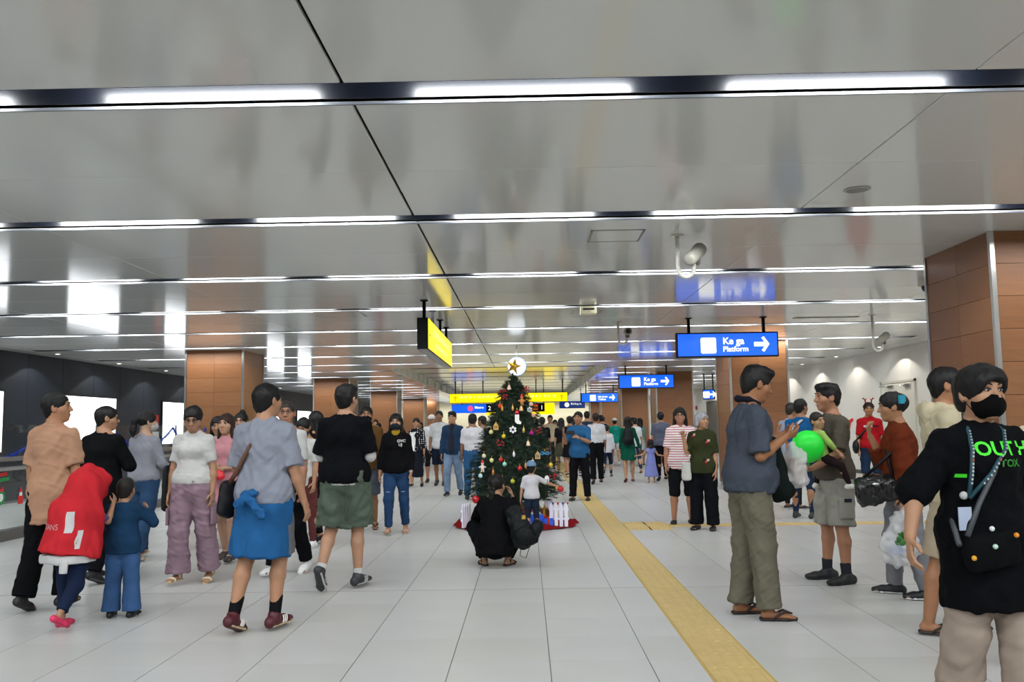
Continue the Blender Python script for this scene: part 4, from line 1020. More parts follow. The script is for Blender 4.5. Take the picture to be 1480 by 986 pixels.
    def shoes(p, kind='sneaker', col='15161a', sole='e8e8e8', scale=1.0, accent=None):
        s = p.s*scale
        for q in (-1, 1):
            fw, up, si = p.foot(q); g = p.an[q]-up*.085*p.s   # ground point under the ankle
            f = Field(); nm = {'sneaker': 'shoe', 'clog': 'clog', 'flat': 'shoe', 'sandal': 'sandal', 'flipflop': 'flip_flop', 'slide': 'slide'}[kind]
            so = Field(); th = .012*s
            heel = g-fw*.055*s+up*th; toe = g+fw*.165*s+up*th; ball = g+fw*.10*s+up*th
            so.cone(heel, ball, (.036*s, th), (.047*s, th), side=si, k=.01).cone(ball, toe, (.047*s, th), (.034*s, th), side=si, k=.01)
            if kind in ('sneaker', 'clog', 'flat'):
                ht = .05 if kind == 'sneaker' else (.048 if kind == 'clog' else .03)
                f.cone(heel+up*.022*s, ball+up*.016*s, (.037*s, ht*.8*s), (.045*s, .034*s), side=si, k=.02).cone(ball+up*.016*s, toe+up*.012*s, (.045*s, .034*s), (.034*s, .022*s), side=si, k=.015)
                if kind == 'sneaker': f.cone(g+up*.05*s-fw*.012*s, p.an[q]+up*.012*s, .043*s, .042*s, k=.02, cap='b'); f.cone(g+up*.045*s+fw*.05*s, g+up*.075*s+fw*.01*s, (.03*s, .02*s), (.028*s, .02*s), side=si, k=.015)
            elif kind == 'sandal':
                f.cone(ball+up*.012*s-si*.0, ball+up*.012*s+fw*.03*s, (.052*s, .033*s), (.05*s, .028*s), side=si, k=.005, cap='ab'); f.cone(g+up*.055*s, g+up*.055*s+fw*.028*s, (.043*s, .043*s), (.041*s, .038*s), side=si, k=.004, cap='ab')
            elif kind == 'slide': f.cone(ball-fw*.03*s+up*.012*s, ball+up*.012*s+fw*.03*s, (.054*s, .05*s), (.053*s, .04*s), side=si, k=.005, cap='ab')
            if kind == 'flipflop':
                a = ball+fw*.045*s+up*.03*s-si*q*.012*s
                me = MB()
                for e in (-1, 1): me.tube([a, ball-fw*.01*s+up*.05*s+si*e*.026*s, g+fw*.03*s+up*.03*s+si*e*.042*s, g+fw*.02*s+up*.012*s+si*e*.04*s], [.006*s, .008*s, .008*s, .007*s], 6)
                o = me.build(nm, mat('rubber '+col, col, .6), p.root, True)
            else: o = p.part(nm, f, mat('shoe '+col, col, .55, var=.1, vscale=30), h=min(p.h, .012))
            p.part('sole', so, mat('rubber '+sole, sole, .6), h=min(p.h, .009 if p.lod < 2 else .012), parent=o)
            if accent and kind == 'sneaker':
                for t in (.035, .055, .075):
                    for e in (-1, 1):
                        c = g+fw*t*s+up*.042*s+si*e*.046*s
                        MB().tube([c-up*.022*s-fw*.008*s, c+si*e*.001, c+up*.024*s+fw*.012*s-si*e*.012*s], .0045*s, 5).build('stripe', mat('shoe '+accent, accent, .5), o)
            if kind == 'sneaker' and p.lod < 2:
                for t in (.03, .048, .066):
                    MB().tube([g+fw*t*s+up*(.078-t*.42)*s-si*.018*s, g+fw*(t+.004)*s+up*(.085-t*.42)*s, g+fw*t*s+up*(.078-t*.42)*s+si*.018*s], .003*s, 5).build('lace', mat('rubber '+sole, sole, .6), o)
    def socks(p, col, hgt=.12):
        s = p.s
        for q in (-1, 1):
            d = unit(p.kn[q]-p.an[q]); p.part('sock', Field().cone(p.an[q]-d*.03*s, p.an[q]+d*hgt*s, .041*s, .046*s*p.bw**.4, k=.01, cap='b'), cloth(col), h=min(p.h, .012))
    def mask(p, col='0a0a0c'):
        hs = p.hs; f = Field().ell(p.hp(0, .026, -.052), (.074*hs, .084*hs, .062*hs), p.R, k=.01).cone(p.hp(0, .09, .0), p.hp(0, .1, -.05), .016*hs, .02*hs, k=.02*hs).plane(p.hp(0, .022, 0), -(p.R @ V3(0, 1, 0))).plane(p.hp(0, .08, -.004), p.R @ V3(0, .25, 1))
        o = p.part('face_mask', f, cloth(col), h=.006 if p.lod < 2 else .009)
        t = MB()
        for q in (-1, 1): t.tube([p.hp(q*.07, .03, -.02), p.hp(q*.084, .0, .01), p.hp(q*.088, -.022, .012)], .0018*hs, 5); t.tube([p.hp(q*.068, .03, -.075), p.hp(q*.083, .0, -.03), p.hp(q*.088, -.022, -.01)], .0018*hs, 5)
        t.build('ear_loop', cloth(col), o)
    def glasses(p, col='1a1512'):
        t = MB(); hs = p.hs
        for q in (-1, 1):
            pts = [p.hp(q*.033+.022*math.cos(a), .094-.002*abs(math.cos(a)), .012+.017*math.sin(a)) for a in [2*math.pi*i/14 for i in range(15)]]
            t.tube(pts, .0022*hs, 5); t.tube([p.hp(q*.055, .09, .018), p.hp(q*.078, .06, .018), p.hp(q*.084, -.01, .014)], .0018*hs, 5)
        t.tube([p.hp(-.011, .096, .016), p.hp(0, .1, .02), p.hp(.011, .096, .016)], .002*hs, 5)
        t.build('glasses', mat('frame '+col, col, .3), p.root)
    def watch(p, q, col='17181a'):
        a = p.wr[q]; d = unit(a-p.el[q]); s = p.s
        o = p.part('watch', Field().cone(a-d*.03*s, a-d*.008*s, .031*s*p.bw**.7, .03*s*p.bw**.7, k=.005, cap='ab'), mat('watch '+col, col, .4), h=.006 if p.lod < 2 else .01)
    def W(p, v):   # local -> world
        return np.array(Matrix.Translation(p.root.location) @ Matrix.Rotation(p.root.rotation_euler.z, 4, 'Z') @ Vector(v))

# ------------------------------------------------------------------ helpers for clothes details and carried things
from mathutils.bvhtree import BVHTree
def lookmat(name, kind, c1, c2, scale):
    if name in MATS: return MATS[name]
    m = bpy.data.materials.new(name); m.use_nodes = True; nt = m.node_tree; b = nt.nodes['Principled BSDF']; b.inputs['Roughness'].default_value = .88; b.inputs['Specular IOR Level'].default_value = .2
    tc = nt.nodes.new('ShaderNodeTexCoord'); r = nt.nodes.new('ShaderNodeValToRGB'); r.color_ramp.interpolation = 'CONSTANT'
    if kind == 'stripe':
        t = nt.nodes.new('ShaderNodeTexWave'); t.bands_direction = 'Z'; t.inputs['Scale'].default_value = scale; t.inputs['Distortion'].default_value = .6; t.inputs['Detail'].default_value = 1; o = t.outputs['Fac']; r.color_ramp.elements[1].position = .72
    elif kind == 'dots':
        t = nt.nodes.new('ShaderNodeTexVoronoi'); t.inputs['Scale'].default_value = scale; t.inputs['Randomness'].default_value = .15; o = t.outputs['Distance']; r.color_ramp.elements[1].position = .27
    elif kind == 'blotch':
        t = nt.nodes.new('ShaderNodeTexNoise'); t.inputs['Scale'].default_value = scale; o = t.outputs['Fac']; r.color_ramp.elements[1].position = .62
    r.color_ramp.elements[0].color = (*lin(c1), 1); r.color_ramp.elements[1].color = (*lin(c2), 1)
    nt.links.new(tc.outputs['Object'], t.inputs['Vector']); nt.links.new(o, r.inputs['Fac']); nt.links.new(r.outputs['Color'], b.inputs['Base Color'])
    MATS[name] = m; return m
def tor(p, t, phi, off=.03):
    """a point on the dressed torso: t 0 pelvis .. 1 neck base, phi 0 front, 90 the person's right"""
    s, bw = p.s, p.bw
    c = p.P+(p.waist-p.P)*min(1, t/.31) if t < .31 else (p.waist+(p.chest-p.waist)*(t-.31)/.38 if t < .69 else p.chest+(p.nb-p.chest)*(t-.69)/.31)
    rx = np.interp(t, [0, .31, .69, .9, 1], [.165, .142, .155, .14, .075])*s*bw; ry = np.interp(t, [0, .31, .69, .9, 1], [.115, .1+p.belly, .108+p.belly*.4, .085, .06])*s*bw
    a = math.radians(phi); return c+p.sx*(rx+off)*math.sin(a)+p.fy*(ry+off)*math.cos(a)
def decal(p, me, pos, parent, m, name='print', size=None, back=False, off=.003):
    """lay a flat mesh (xy plane, read from outside) on the front or back of a garment"""
    g = parent.data; n = len(g.vertices); co = np.empty(n*3, np.float32); g.vertices.foreach_get('co', co)
    bv = BVHTree.FromPolygons([tuple(v) for v in co.reshape(-1, 3)], [tuple(q.vertices) for q in g.polygons])
    fw = -p.fy if back else p.fy; rt = p.sx if back else -p.sx; up = p.u[2]
    for v in me.vertices:
        q = np.asarray(pos)+rt*v.co.x+up*v.co.y; st = Vector(q+fw*.6)
        h = bv.ray_cast(st, Vector(-fw))
        v.co = (h[0]+Vector(fw)*(off+v.co.z)) if h[0] is not None else Vector(q)
    me.update(); return link(name, me, m, parent)
def gridpoly(w_, h_, nx, ny):
    t = MB()
    for j in range(ny+1):
        for i in range(nx+1): t.v.append((w_*(i/nx-.5), h_*(j/ny-.5), 0))
    for j in range(ny):
        for i in range(nx): a = j*(nx+1)+i; t.f.append((a, a+1, a+nx+2, a+nx+1))
    return t.mesh('patch')
def carried(p, name, label, cat, group=None):
    return empty(name, tuple(p.root.location), p.root.rotation_euler.z, label, cat, group)
def fpart(root, name, f, m, h=.01, disp=None): return link(name, f.mesh(name, h, disp=disp), m, root)
SMOOTHED = []
def band(root, pts, w_, m, name='strap', th=.004, up=None):
    """a flat ribbon along points"""
    pts = [Vector(q) for q in pts]
    # smooth
    for _ in range(2): pts = [pts[0]]+[(pts[i-1]*.25+pts[i]*.5+pts[i+1]*.25) if 0 < i < len(pts)-1 else pts[i] for i in range(1, len(pts)-1)]+[pts[-1]]
    o = MB().tube(pts, w_, 8).build(name, m, root, True); SMOOTHED.append(pts); return o
def walk(fwd=1, a=.32, lift=.55, w_=.03):
    """fwd: +1 right leg forward, -1 left"""
    f_ = lambda q: ((q*w_, a, -1), (q*w_*.5, -.04, -1), q*5, 8 if a > .25 else 0); b = lambda q: ((q*w_, -a*.75, -1), (q*w_*.5, -lift, -1), q*5, -22)
    return (dict(legR=f_(1), legL=b(-1)) if fwd > 0 else dict(legL=f_(-1), legR=b(1)))
def stand(w_=.06): return dict(legL=((-w_, .01, -1), (-w_*.6, -.03, -1), -9, 0), legR=((w_, .01, -1), (w_*.6, -.03, -1), 9, 0))
BLK = '101115'
M_leather = mat('black leather', '0e0f13', .5, spec=.25, var=.1, vscale=20, bump=.2, bscale=120)

# ---- left foreground -------------------------------------------------
p = Person((-3.92, 7.3), -8, 'man in a peach shirt seen from behind, looking right, at the left edge', h=1.70, twist=-4, head=(-62, 4, 0), lod=0, sk='c08a68', bw=1.06, **walk(1, .14, .3))
p.body(); p.face(); p.hair('short', seed=4); p.trousers(cloth('0e0f13'), loose=.022, hemr=.075); p.top(cloth('c99b7e'), sleeve=.48, hem=-.27, loose=.016, seed=5, fold=.005, slv=.014); p.shoes('sneaker', '1b1a1c', '2a2a2c')
# child under the red jacket
p = Person((-3.40, 6.66), -14, 'child hidden under a red and white hooded jacket, pink clogs, left foreground', h=1.08, hsc=1.3, lod=0, sk='b98a6a', lean=14, head=(0, -25, 0), legR=((.04, -.15, -1), (.06, -.75, -.8), 4, -28), legL=((-.05, .05, -1), (-.05, -.04, -1), -4, 0), armL=((-.3, .6, -.6), (.2, .6, .8)), armR=((.3, .6, -.6), (-.2, .6, .8)))
p.body(); p.hair('kid'); p.trousers(denim('1c2a48'), length=.92, loose=.02); p.top(cloth('6a5a8a'), sleeve=.5)
M_red = cloth('d8303a'); M_wh = cloth('dcdcdc')
jk = Field(); hp = p.hc
jk.ell(hp+V3(.01, .0, .03), (.135, .15, .145), k=.05).ell(hp+V3(.09, .06, .06), (.06, .07, .045), k=.05)
jk.chain([hp+V3(.0, -.02, -.02), p.chest+V3(0, -.02, 0), p.P+V3(-.02, -.03, -.06)], [(.13, .13), (.18, .16), (.235, .18)], side=(1, 0, 0), k=.06, cap='b')
jo = fpart(p.root, 'jacket', jk, M_red, .011, folds(.008, 21, 22, 70, .12))
fpart(jo, 'hem_band', Field().cone(p.P+V3(-.02, -.03, -.055), p.P+V3(-.02, -.03, -.115), (.205, .155), (.208, .157), side=(1, 0, 0), cap='ab'), M_wh, .011, folds(.004, 3, 22, 60, .1))
for sx in (.07,): fpart(jo, 'hanging_cuff', Field().cone(p.P+V3(sx, -.17, -.1), p.P+V3(sx, -.175, -.18), (.036, .02), (.034, .02), side=(1, 0, 0), cap='b'), M_wh, .01)
p.sx, p.fy, p.u[2] = V3(1, 0, 0), V3(0, 1, 0), V3(0, 0, 1)
decal(p, gridpoly(.05, .15, 3, 8), p.chest+V3(.09, 0, -.04), jo, M_wh, 'sleeve_stripe', back=True)
decal(p, gridpoly(.024, .13, 2, 8), p.P+V3(.15, 0, .06), jo, M_wh, 'sleeve_stripe', back=True)
decal(p, textmesh('TIANS', .06, 0), p.P+V3(-.16, 0, .13), jo, cloth('e8b0b0'), 'lettering', back=True)
p.shoes('clog', 'd0305a', 'b82850', 1.1)
# denim boy
p = Person((-3.17, 6.98), 3, 'small boy in a dark denim jacket and jeans seen from behind, left foreground', h=1.02, hsc=1.32, lod=0, sk='b98a6a', bw=1.12, head=(0, -6, 0), armL=((-.5, .5, -.7), (.35, .6, .75)), armR=((.6, .4, -.65), (-.5, .6, .6)), **stand(.07))
p.body(); p.hair('kid', '1a1513', 8); p.trousers(denim('44699c'), loose=.022, hemr=.062); p.top(denim('1f4468'), sleeve=1.0, hem=-.12, loose=.018, seed=9, collar=.0, name='jacket'); p.shoes('sneaker', '141518', 'dcdcdc', 1.12)
# man in black
p = Person((-4.14, 8.62), -12, 'person in a black sweater and glasses seen from behind, beyond the man in peach', h=1.64, lod=0, sk='b98a6a', bw=1.08, head=(-48, -3, 0), armL=((-.35, .25, -1), (.9, .7, .1)), armR=((.4, .25, -1), (-.9, .7, .1)), **walk(-1, .2, .4))
p.body(); p.face(); p.glasses(); p.hair('short', seed=12); p.trousers(cloth('121216'), loose=.012, hemr=.06); p.top(cloth('0f1014'), sleeve=1, hem=-.1, loose=.02, seed=13, name='sweater'); p.shoes('sneaker', '1b1a1c', '5a5a5a')
# ponytail woman
p = Person((-4.37, 10.1), -14, 'woman with a long ponytail, grey long sleeved top and jeans, by the glass barrier', h=1.63, fem=True, lod=1, sk='c9a084', head=(-38, 0, 0), armR=((.28, .15, -1), (.25, .8, -.6)), **walk(-1, .26, .5))
p.body(); p.face(); p.mask('c9c6c4'); p.hair('pony', seed=14); p.trousers(denim('34537a'), loose=.018, hemr=.085); p.top(cloth('9c9ea8'), sleeve=1, hem=.0, loose=.006, seed=15); p.shoes('sandal', 'cdbca4', 'd9cdb8')
# white tee woman
p = Person((-3.17, 8.42), 176, 'woman in a white T-shirt and baggy mauve cargo trousers walking forward', h=1.61, fem=True, bw=1.08, lod=0, sk='b88a6c', head=(14, -20, 0), armR=((.2, .03, -1), (.1, .12, -1)), armL=((-.2, .0, -1), (-.06, .18, -1)), **walk(1, .14, .25, .05))
p.body(); p.face(); p.glasses('3a3436'); p.hair('lowpony', seed=16)
t = p.trousers(cloth('a48896'), loose=.034, hemr=.085, seed=17, fold=.006); p.top(cloth('d9d8d6'), sleeve=.42, hem=.035, loose=.006, seed=18); p.shoes('sandal', 'd8cdb4', 'c8b48c')
for q in (-1, 1):
    c = (p.hip[q]*.35+p.kn[q]*.65)+V3(q*.105, .02, 0); fpart(t, 'cargo_pocket', Field().cone(c+V3(0, 0, .08), c-V3(0, 0, .08), (.016, .07), (.016, .07), side=(1, 0, 0), cap='ab'), cloth('a48896'), .012)
b = carried(p, 'tote_bag', 'black shoulder bag on the woman in the white T-shirt', 'bag')
fpart(b, 'pouch', Field().cone(p.P+V3(.255, -.02, .16), p.P+V3(.25, -.03, -.2), (.035, .1), (.05, .13), side=(1, 0, 0), k=.02), M_leather, .012, folds(.004, 3)); band(b, [p.P+V3(.25, -.02, .16), p.sh[1]+V3(.03, .03, -.12), p.sh[1]+V3(-.03, .0, .06), p.sh[1]+V3(.02, -.09, -.1), p.P+V3(.25, -.06, .16)], .014, M_leather)
# pink dress
p = Person((-3.33, 9.82), 172, 'woman with long brown hair in a pink ruffled short dress', h=1.57, fem=True, lod=1, sk='c69a7e', armR=((.25, .05, -1), (-.75, .75, -.15)), armL=((-.25, .05, -1), (.75, .75, -.1)), **walk(-1, .2, .4))
p.body(); p.face(lip='a83c40'); p.hair('long', '2b1a14', 22); d = p.top(cloth('d898a0'), sleeve=.22, hem=-.02, loose=.004, collar=.0, seed=23, name='dress_bodice'); p.skirt(cloth('d898a0'), length=.3, flare=.05, top=.17, name='dress_skirt'); p.shoes('flat', '3a3030', '2a2420')
for q in (-1, 1):
    for i in range(3): fpart(d, 'ruffle', Field().ell(p.sh[q]*(1-.25*i)+p.chest*.25*i+V3(q*.02, .075, -.03*i), (.055, .022, .04), Ry(q*.5)), cloth('d898a0'), .01, folds(.006, 30+i, 60, 120))
o = carried(p, 'red_gift', 'small red and white package held by the woman in pink', 'package'); c = (p.wr[1]+p.wr[-1])/2
fpart(o, 'wrapping', Field().cone(c+V3(-.07, .08, -.07), c+V3(.07, .08, -.03), (.03, .05), (.03, .05), side=(0, 1, 0)), mat('gift red', 'd01c28', .4), .01, folds(.005, 5, 50, 120)); fpart(o, 'ribbon', Field().ell(c+V3(0, .12, -.04), (.04, .02, .025)), M_wh, .008)
# woman with bun, woman with dark hair behind
p = Person((-3.74, 11.6), 178, 'smiling woman with glasses and a bun behind the pink dress', h=1.63, fem=True, lod=1, sk='c69a7e', **stand())
p.body(); p.face(); p.glasses(); p.hair('bun', seed=24); p.trousers(cloth('15161a')); p.top(cloth('16161b'), sleeve=.5); p.shoes('sneaker', '1c1c1e', 'dcdcdc')
p = Person((-3.78, 10.85), 150, 'dark haired woman in white and olive half hidden by the pink dress', h=1.55, fem=True, lod=1, sk='b98a6a', head=(40, -10, 0), **walk(1, .18, .3))
p.body(); p.face(); p.hair('wavy', seed=25); p.trousers(cloth('3a3a2c'), loose=.03, hemr=.08); p.top(cloth('d0cfcb'), sleeve=.5); p.shoes('sandal', '17171a', '2a2a2c')
# man in the grey tee with blue jacket at the waist
p = Person((-1.93, 6.52), -12, 'man in a grey T-shirt with a blue jacket tied round his waist, walking away', h=1.73, bw=1.1, lod=0, sk='bd8c6c', head=(-22, 2, 0), armL=((-.25, .12, -1), (.1, .9, -.5)), armR=((.24, -.02, -1), (.2, .3, -1)), legR=((.02, .16, -1), (.02, -.22, -1), 6, 0), legL=((-.04, -.12, -1), (-.02, -.42, -1), -4, -20))
p.body(); p.face(); p.glasses('201a18'); p.hair('short', seed=31); p.trousers(cloth('74767a'), length=.48, loose=.03, seed=32, name='shorts'); p.top(cloth('999eab'), sleeve=.5, hem=-.045, loose=.03, seed=33, fold=.0055, slv=.014)
M_bj = cloth('2a66a0'); kn = (p.kn[-1]+p.kn[1])/2
jk = Field().chain([p.P+V3(0, 0, .02), p.P+V3(0, 0, -.08), kn+V3(-.02, -.02, .02)], [(.18, .14), (.212, .17), (.225, .185)], side=(1, 0, 0), k=.03, cap='ab').ell(p.P+V3(.31, .18, -.2), (.16, .2, .5), op='s', k=.03)
jo = fpart(p.root, 'waist_jacket', jk, M_bj, .011, folds(.008, 34, 22, 70, .25))
for a, b_ in (((-.05, -.19, .02), (.12, -.235, -.14)), ((.02, -.19, .03), (-.1, -.23, -.06))): fpart(jo, 'tied_sleeve', Field().cone(p.P+V3(*a), p.P+V3(*b_), (.035, .02), (.028, .018), side=(1, 0, 0)), M_bj, .01, folds(.005, 35, 60, 120))
p.socks('16171b', .14); p.shoes('sneaker', '4a121c', 'c8b48c', 1.08, accent='e8e4dc')
b = carried(p, 'crossbody_bag', 'black crossbody bag with a brown strap on the man in grey', 'bag')
fpart(b, 'pouch', Field().cone(p.P+V3(-.25, -.06, .06), p.P+V3(-.255, -.08, -.12), (.05, .1), (.05, .11), side=(1, 0, 0), k=.02), M_leather, .011, folds(.003, 6))
band(b, [p.P+V3(-.23, -.1, .08)]+[tor(p, t, a, .045) for t, a in ((.3, 225), (.5, 210), (.7, 195), (.88, 165), (.97, 130), (1.0, 80), (.92, 30), (.7, -20), (.4, -50))]+[p.P+V3(-.24, .02, .08)], .017, mat('brown strap', '5a3c2c', .6))
# white tee man with glasses behind
p = Person((-2.40, 8.85), 162, 'man with a shaved head, glasses and white T-shirt, behind the man in grey', h=1.67, lod=0, sk='b98468', head=(28, 0, 0), **walk(1, .2, .4))
p.body(); p.face(); p.glasses('141214'); p.hair('buzz', '2a2422', 41); p.trousers(cloth('101116'), loose=.012, hemr=.06); p.top(cloth('d6d6d4'), sleeve=.5, hem=-.02, loose=.01, seed=42); p.shoes('sneaker', 'dcdcda', 'e8e8e8')
p = Person((-2.72, 10.9), 150, 'woman with pulled back hair in a white T-shirt looking down, between two men', h=1.55, fem=True, lod=1, sk='b98a6a', head=(20, -22, 0), **stand())
p.body(); p.face(); p.mask('3a3a44'); p.hair('lowpony', seed=43); p.trousers(cloth('6a3a38')); p.top(cloth('d8d8d4'), sleeve=.5, loose=.006); p.shoes('sneaker', 'd8d8d8', 'e8e8e8')
p = Person((-2.70, 11.4), 60, 'woman with long black hair, dark maroon top and black trousers', h=1.6, fem=True, lod=1, sk='b98a6a', **walk(1, .16, .3))
p.body(); p.hair('long', seed=44); p.trousers(cloth('101015'), loose=.006); o = p.top(cloth('2a1218'), sleeve=.55, hem=-.14, loose=.008); p.shoes('flat', '121214', '101010')
# black tee, green shorts
p = Person((-1.66, 8.1), -6, 'tall man in a black T-shirt and baggy green shorts walking away', h=1.77, bw=1.08, lod=0, sk='c29374', head=(-16, 2, 0), armR=((.2, .05, -1), (-.35, 1, -.1)), armL=((-.22, .15, -1), (.35, 1, -.05)), legR=((.03, .12, -1), (.03, -.06, -1), 14, 0), legL=((-.06, -.06, -1), (-.04, -.62, -.85), -4, -52))
p.body(); p.face(); p.hair('quiff', seed=51); t = p.trousers(cloth('5d6a5c'), length=.47, loose=.05, seed=52, fold=.007, name='shorts', rise=.0)
fpart(p.root, 'undershirt_hem', Field().cone(p.P+V3(0, 0, .05), p.P+V3(0, 0, -.07), (.2, .155), (.208, .16), side=(1, 0, 0), cap='ab'), cloth('dcdcda'), .011, folds(.003, 3)); p.top(cloth('0c0d12'), sleeve=.5, hem=-.035, loose=.026, seed=53, slv=.02)
for q in (-1, 1):
    fpart(p.root, 'white_sleeve', Field().cone(p.sh[q]*.25+p.el[q]*.75, p.el[q], .055, .05, cap='a').cone(p.el[q], p.el[q]*.8+p.wr[q]*.2, .05, .044, cap='b'), cloth('dcdcda'), .01)
    c = p.hip[q]*.45+p.kn[q]*.55; c = c+V3(q*.115, -.01, 0); fpart(t, 'cargo_pocket', Field().cone(c+V3(0, 0, .08), c-V3(0, 0, .08), (.018, .07), (.018, .07), side=(1, 0, 0), cap='ab'), cloth('5d6a5c'), .012)
for dx in (.0, .035): MB().tube([p.P+V3(.06+dx, -.185, -.06), p.P+V3(.07+dx, -.2, -.2), p.P+V3(.05+dx, -.195, -.34)], .004, 5).build('drawstring', cloth('4a5549'), t)
p.socks('d8d8d6', .06); p.shoes('sneaker', '2a2c30', 'b8b8b4', 1.08, accent='a8a8a8')
# brown jacket
p = Person((-2.27, 12.55), 184, 'masked man in an olive brown jacket and grey shorts behind the man in black', h=1.69, lod=1, sk='a87858', head=(6, 0, 0), **walk(1, .2, .35))
p.body(); p.face(); p.mask('16161a'); p.hair('short', seed=55); p.trousers(cloth('5d6370'), length=.5, loose=.02, name='shorts'); p.top(cloth('6a4b28'), sleeve=1, hem=-.1, loose=.02, name='jacket'); p.shoes('flipflop', '1a1616', '221c1a')
# hoodie woman
p = Person((-1.78, 12.1), 180, 'woman in a black hoodie and face mask with blue jeans, walking forward', h=1.57, fem=True, bw=1.08, lod=1, sk='c08f70', armL=((-.2, .0, -1), (-.06, .1, -1)), armR=((.25, -.02, -1), (.1, .12, -1)), **walk(1, .16, .35))
p.body(); p.face(); p.mask('2c3038'); p.hair('bob', seed=57); p.trousers(denim('2b4a72'), loose=.008, hemr=.05); o = p.top(cloth('0e0e11'), sleeve=.92, hem=-.06, loose=.022, seed=58, name='hoodie', vneck=.03); p.shoes('sandal', 'b89a80', '8a7460')
fpart(p.root, 'inner_collar', Field().cone(p.nb-V3(0, -.03, .04), p.nt-V3(0, -.03, .02), .062, .06, cap='b'), cloth('b8962c'), .01)
fpart(o, 'hood', Field().chain([p.nb+V3(-.1, -.02, .0), p.nb+V3(-.06, -.09, .01), p.nb+V3(.06, -.09, .01), p.nb+V3(.1, -.02, .0)], [.03, .045, .045, .03]), cloth('0e0e11'), .013)
decal(p, textmesh('OVC', .05, 0, bold=.002), p.chest+V3(-.03, 0, .02), o, M_wh, 'lettering'); decal(p, textmesh('UJ', .05, 0, bold=.002), p.chest+V3(-.05, 0, -.03), o, M_wh, 'lettering')
p.watch(-1, 'b8b0a0')
for q in (-1, 1): decal(p, gridpoly(.05, .014, 3, 1), p.kn[q]+V3(0, 0, .1), p.root.children[[c.name.split('.')[0] for c in p.root.children].index('trousers')], denim('8fa3bd'), 'rip')

# ---- middle distance, left of the tree ---------------------------------
p = Person((-5.28, 31), 180, 'far man in a pale blue shirt in front of the second left column', h=1.7, lod=3, **stand()); p.body(); p.hair('short'); p.trousers(cloth('303850')); p.top(cloth('a8bdd0')); p.shoes()
p = Person((-2.67, 21.5), 178, 'woman in a black and white spotted blouse and long dark skirt', h=1.6, fem=True, lod=2, sk='b98a6a', **walk(1, .16, .3))
p.body(); p.face(); p.hair('updo', seed=61); p.skirt(cloth('1c1f28'), length=.82, flare=.0); o = p.top(lookmat('polka', 'dots', 'e0e0e0', '121318', 22), sleeve=.85, hem=-.06, loose=.012, name='blouse'); p.shoes('flat', '141416', '141414')
fpart(o, 'white_panel', Field().cone(p.chest+p.sx*.075*p.s+V3(0, .035, .07), p.P+p.sx*.08*p.s+V3(0, .04, -.04), (.085, .1), (.095, .115), side=p.sx, cap='ab'), lookmat('spotted white', 'dots', '6a6a70', 'd8d8d6', 24), .017)
p = Person((-2.13, 21.7), 176, 'tall man in a white T-shirt and navy shorts walking forward', h=1.78, lod=2, sk='96694e', **walk(-1, .2, .4)); p.body(); p.face(); p.hair('short', seed=62); p.trousers(cloth('1c2638'), length=.5, loose=.02, name='shorts'); p.top(cloth('d2d2d4'), hem=-.08, loose=.015); p.shoes('sneaker', '16171a', '202020')
p = Person((-2.46, 23), 180, 'man in a white cap and white shirt behind the tall man', h=1.7, lod=2, sk='a87858', **walk(1, .2, .4)); p.body(); p.face(); p.hair('buzz'); p.trousers(cloth('15161c'), length=.6, name='shorts'); p.top(cloth('d6d6d6')); p.shoes('sneaker', '141416', '222222')
def cap_hat(p, col, back=False):
    hs = p.hs; f = Field().ell(p.hp(0, -.014, .045), (.094*hs, .113*hs, .093*hs), p.R).plane(p.hp(0, 0, .028), p.R @ V3(0, -.12, -1))
    o = p.part('cap', f, cloth(col), h=.01 if p.lod < 2 else .014); sg = -1 if back else 1
    g = Field().cone(p.hp(0, sg*.08, .036), p.hp(0, sg*.155, .026), (.07*hs, .009), (.045*hs, .008), side=p.R @ V3(1, 0, 0)); p.part('peak', g, cloth(col), h=.009 if p.lod < 2 else .013, parent=o)
    MB().ball(tuple(p.hp(0, -.014, .14)), .008*hs, 8, 6).build('button', cloth(col), o)
cap_hat(p, 'd8d4d0')
p = Person((-1.55, 18.6), 172, 'man in a navy denim jacket and light jeans walking forward', h=1.72, lod=2, sk='b98a6a', **walk(1, .24, .5)); p.body(); p.face(); p.hair('quiff', seed=63); p.trousers(denim('7f97b6'), loose=.014, hemr=.06); p.top(cloth('2a2c34'), hem=-.06); p.shoes('sneaker', '1a1c22', 'd8d8d8')
o = p.top(denim('213c5a'), sleeve=1, hem=-.08, loose=.016, name='jacket'); fpart(o, 'shirt_front', Field().cone(p.nb+p.fy*.055-V3(0, 0, .03), p.P+p.fy*.11, (.06, .068), (.075, .062), side=p.sx, k=.01), cloth('2a2c34'), .016)
p = Person((-1.07, 17.6), -4, 'man in a white polo shirt and blue jeans seen from behind left of the tree', h=1.66, bw=1.08, lod=2, sk='96694e', **stand(.05)); p.body(); p.hair('short', seed=64); p.trousers(denim('2d5c88'), loose=.01, hemr=.06); p.top(cloth('d8d6da'), hem=.03, loose=.012, collar=.0, tuck=True); p.watch(-1); p.shoes('sneaker', '16171b', '1a1a1a')
p = Person((-.98, 20), 60, 'man in a dark T-shirt looking right, behind the white polo', h=1.64, lod=2, sk='96694e', **stand()); p.body(); p.hair('short', seed=65); p.trousers(cloth('23262e')); p.top(cloth('1c2530')); p.shoes()

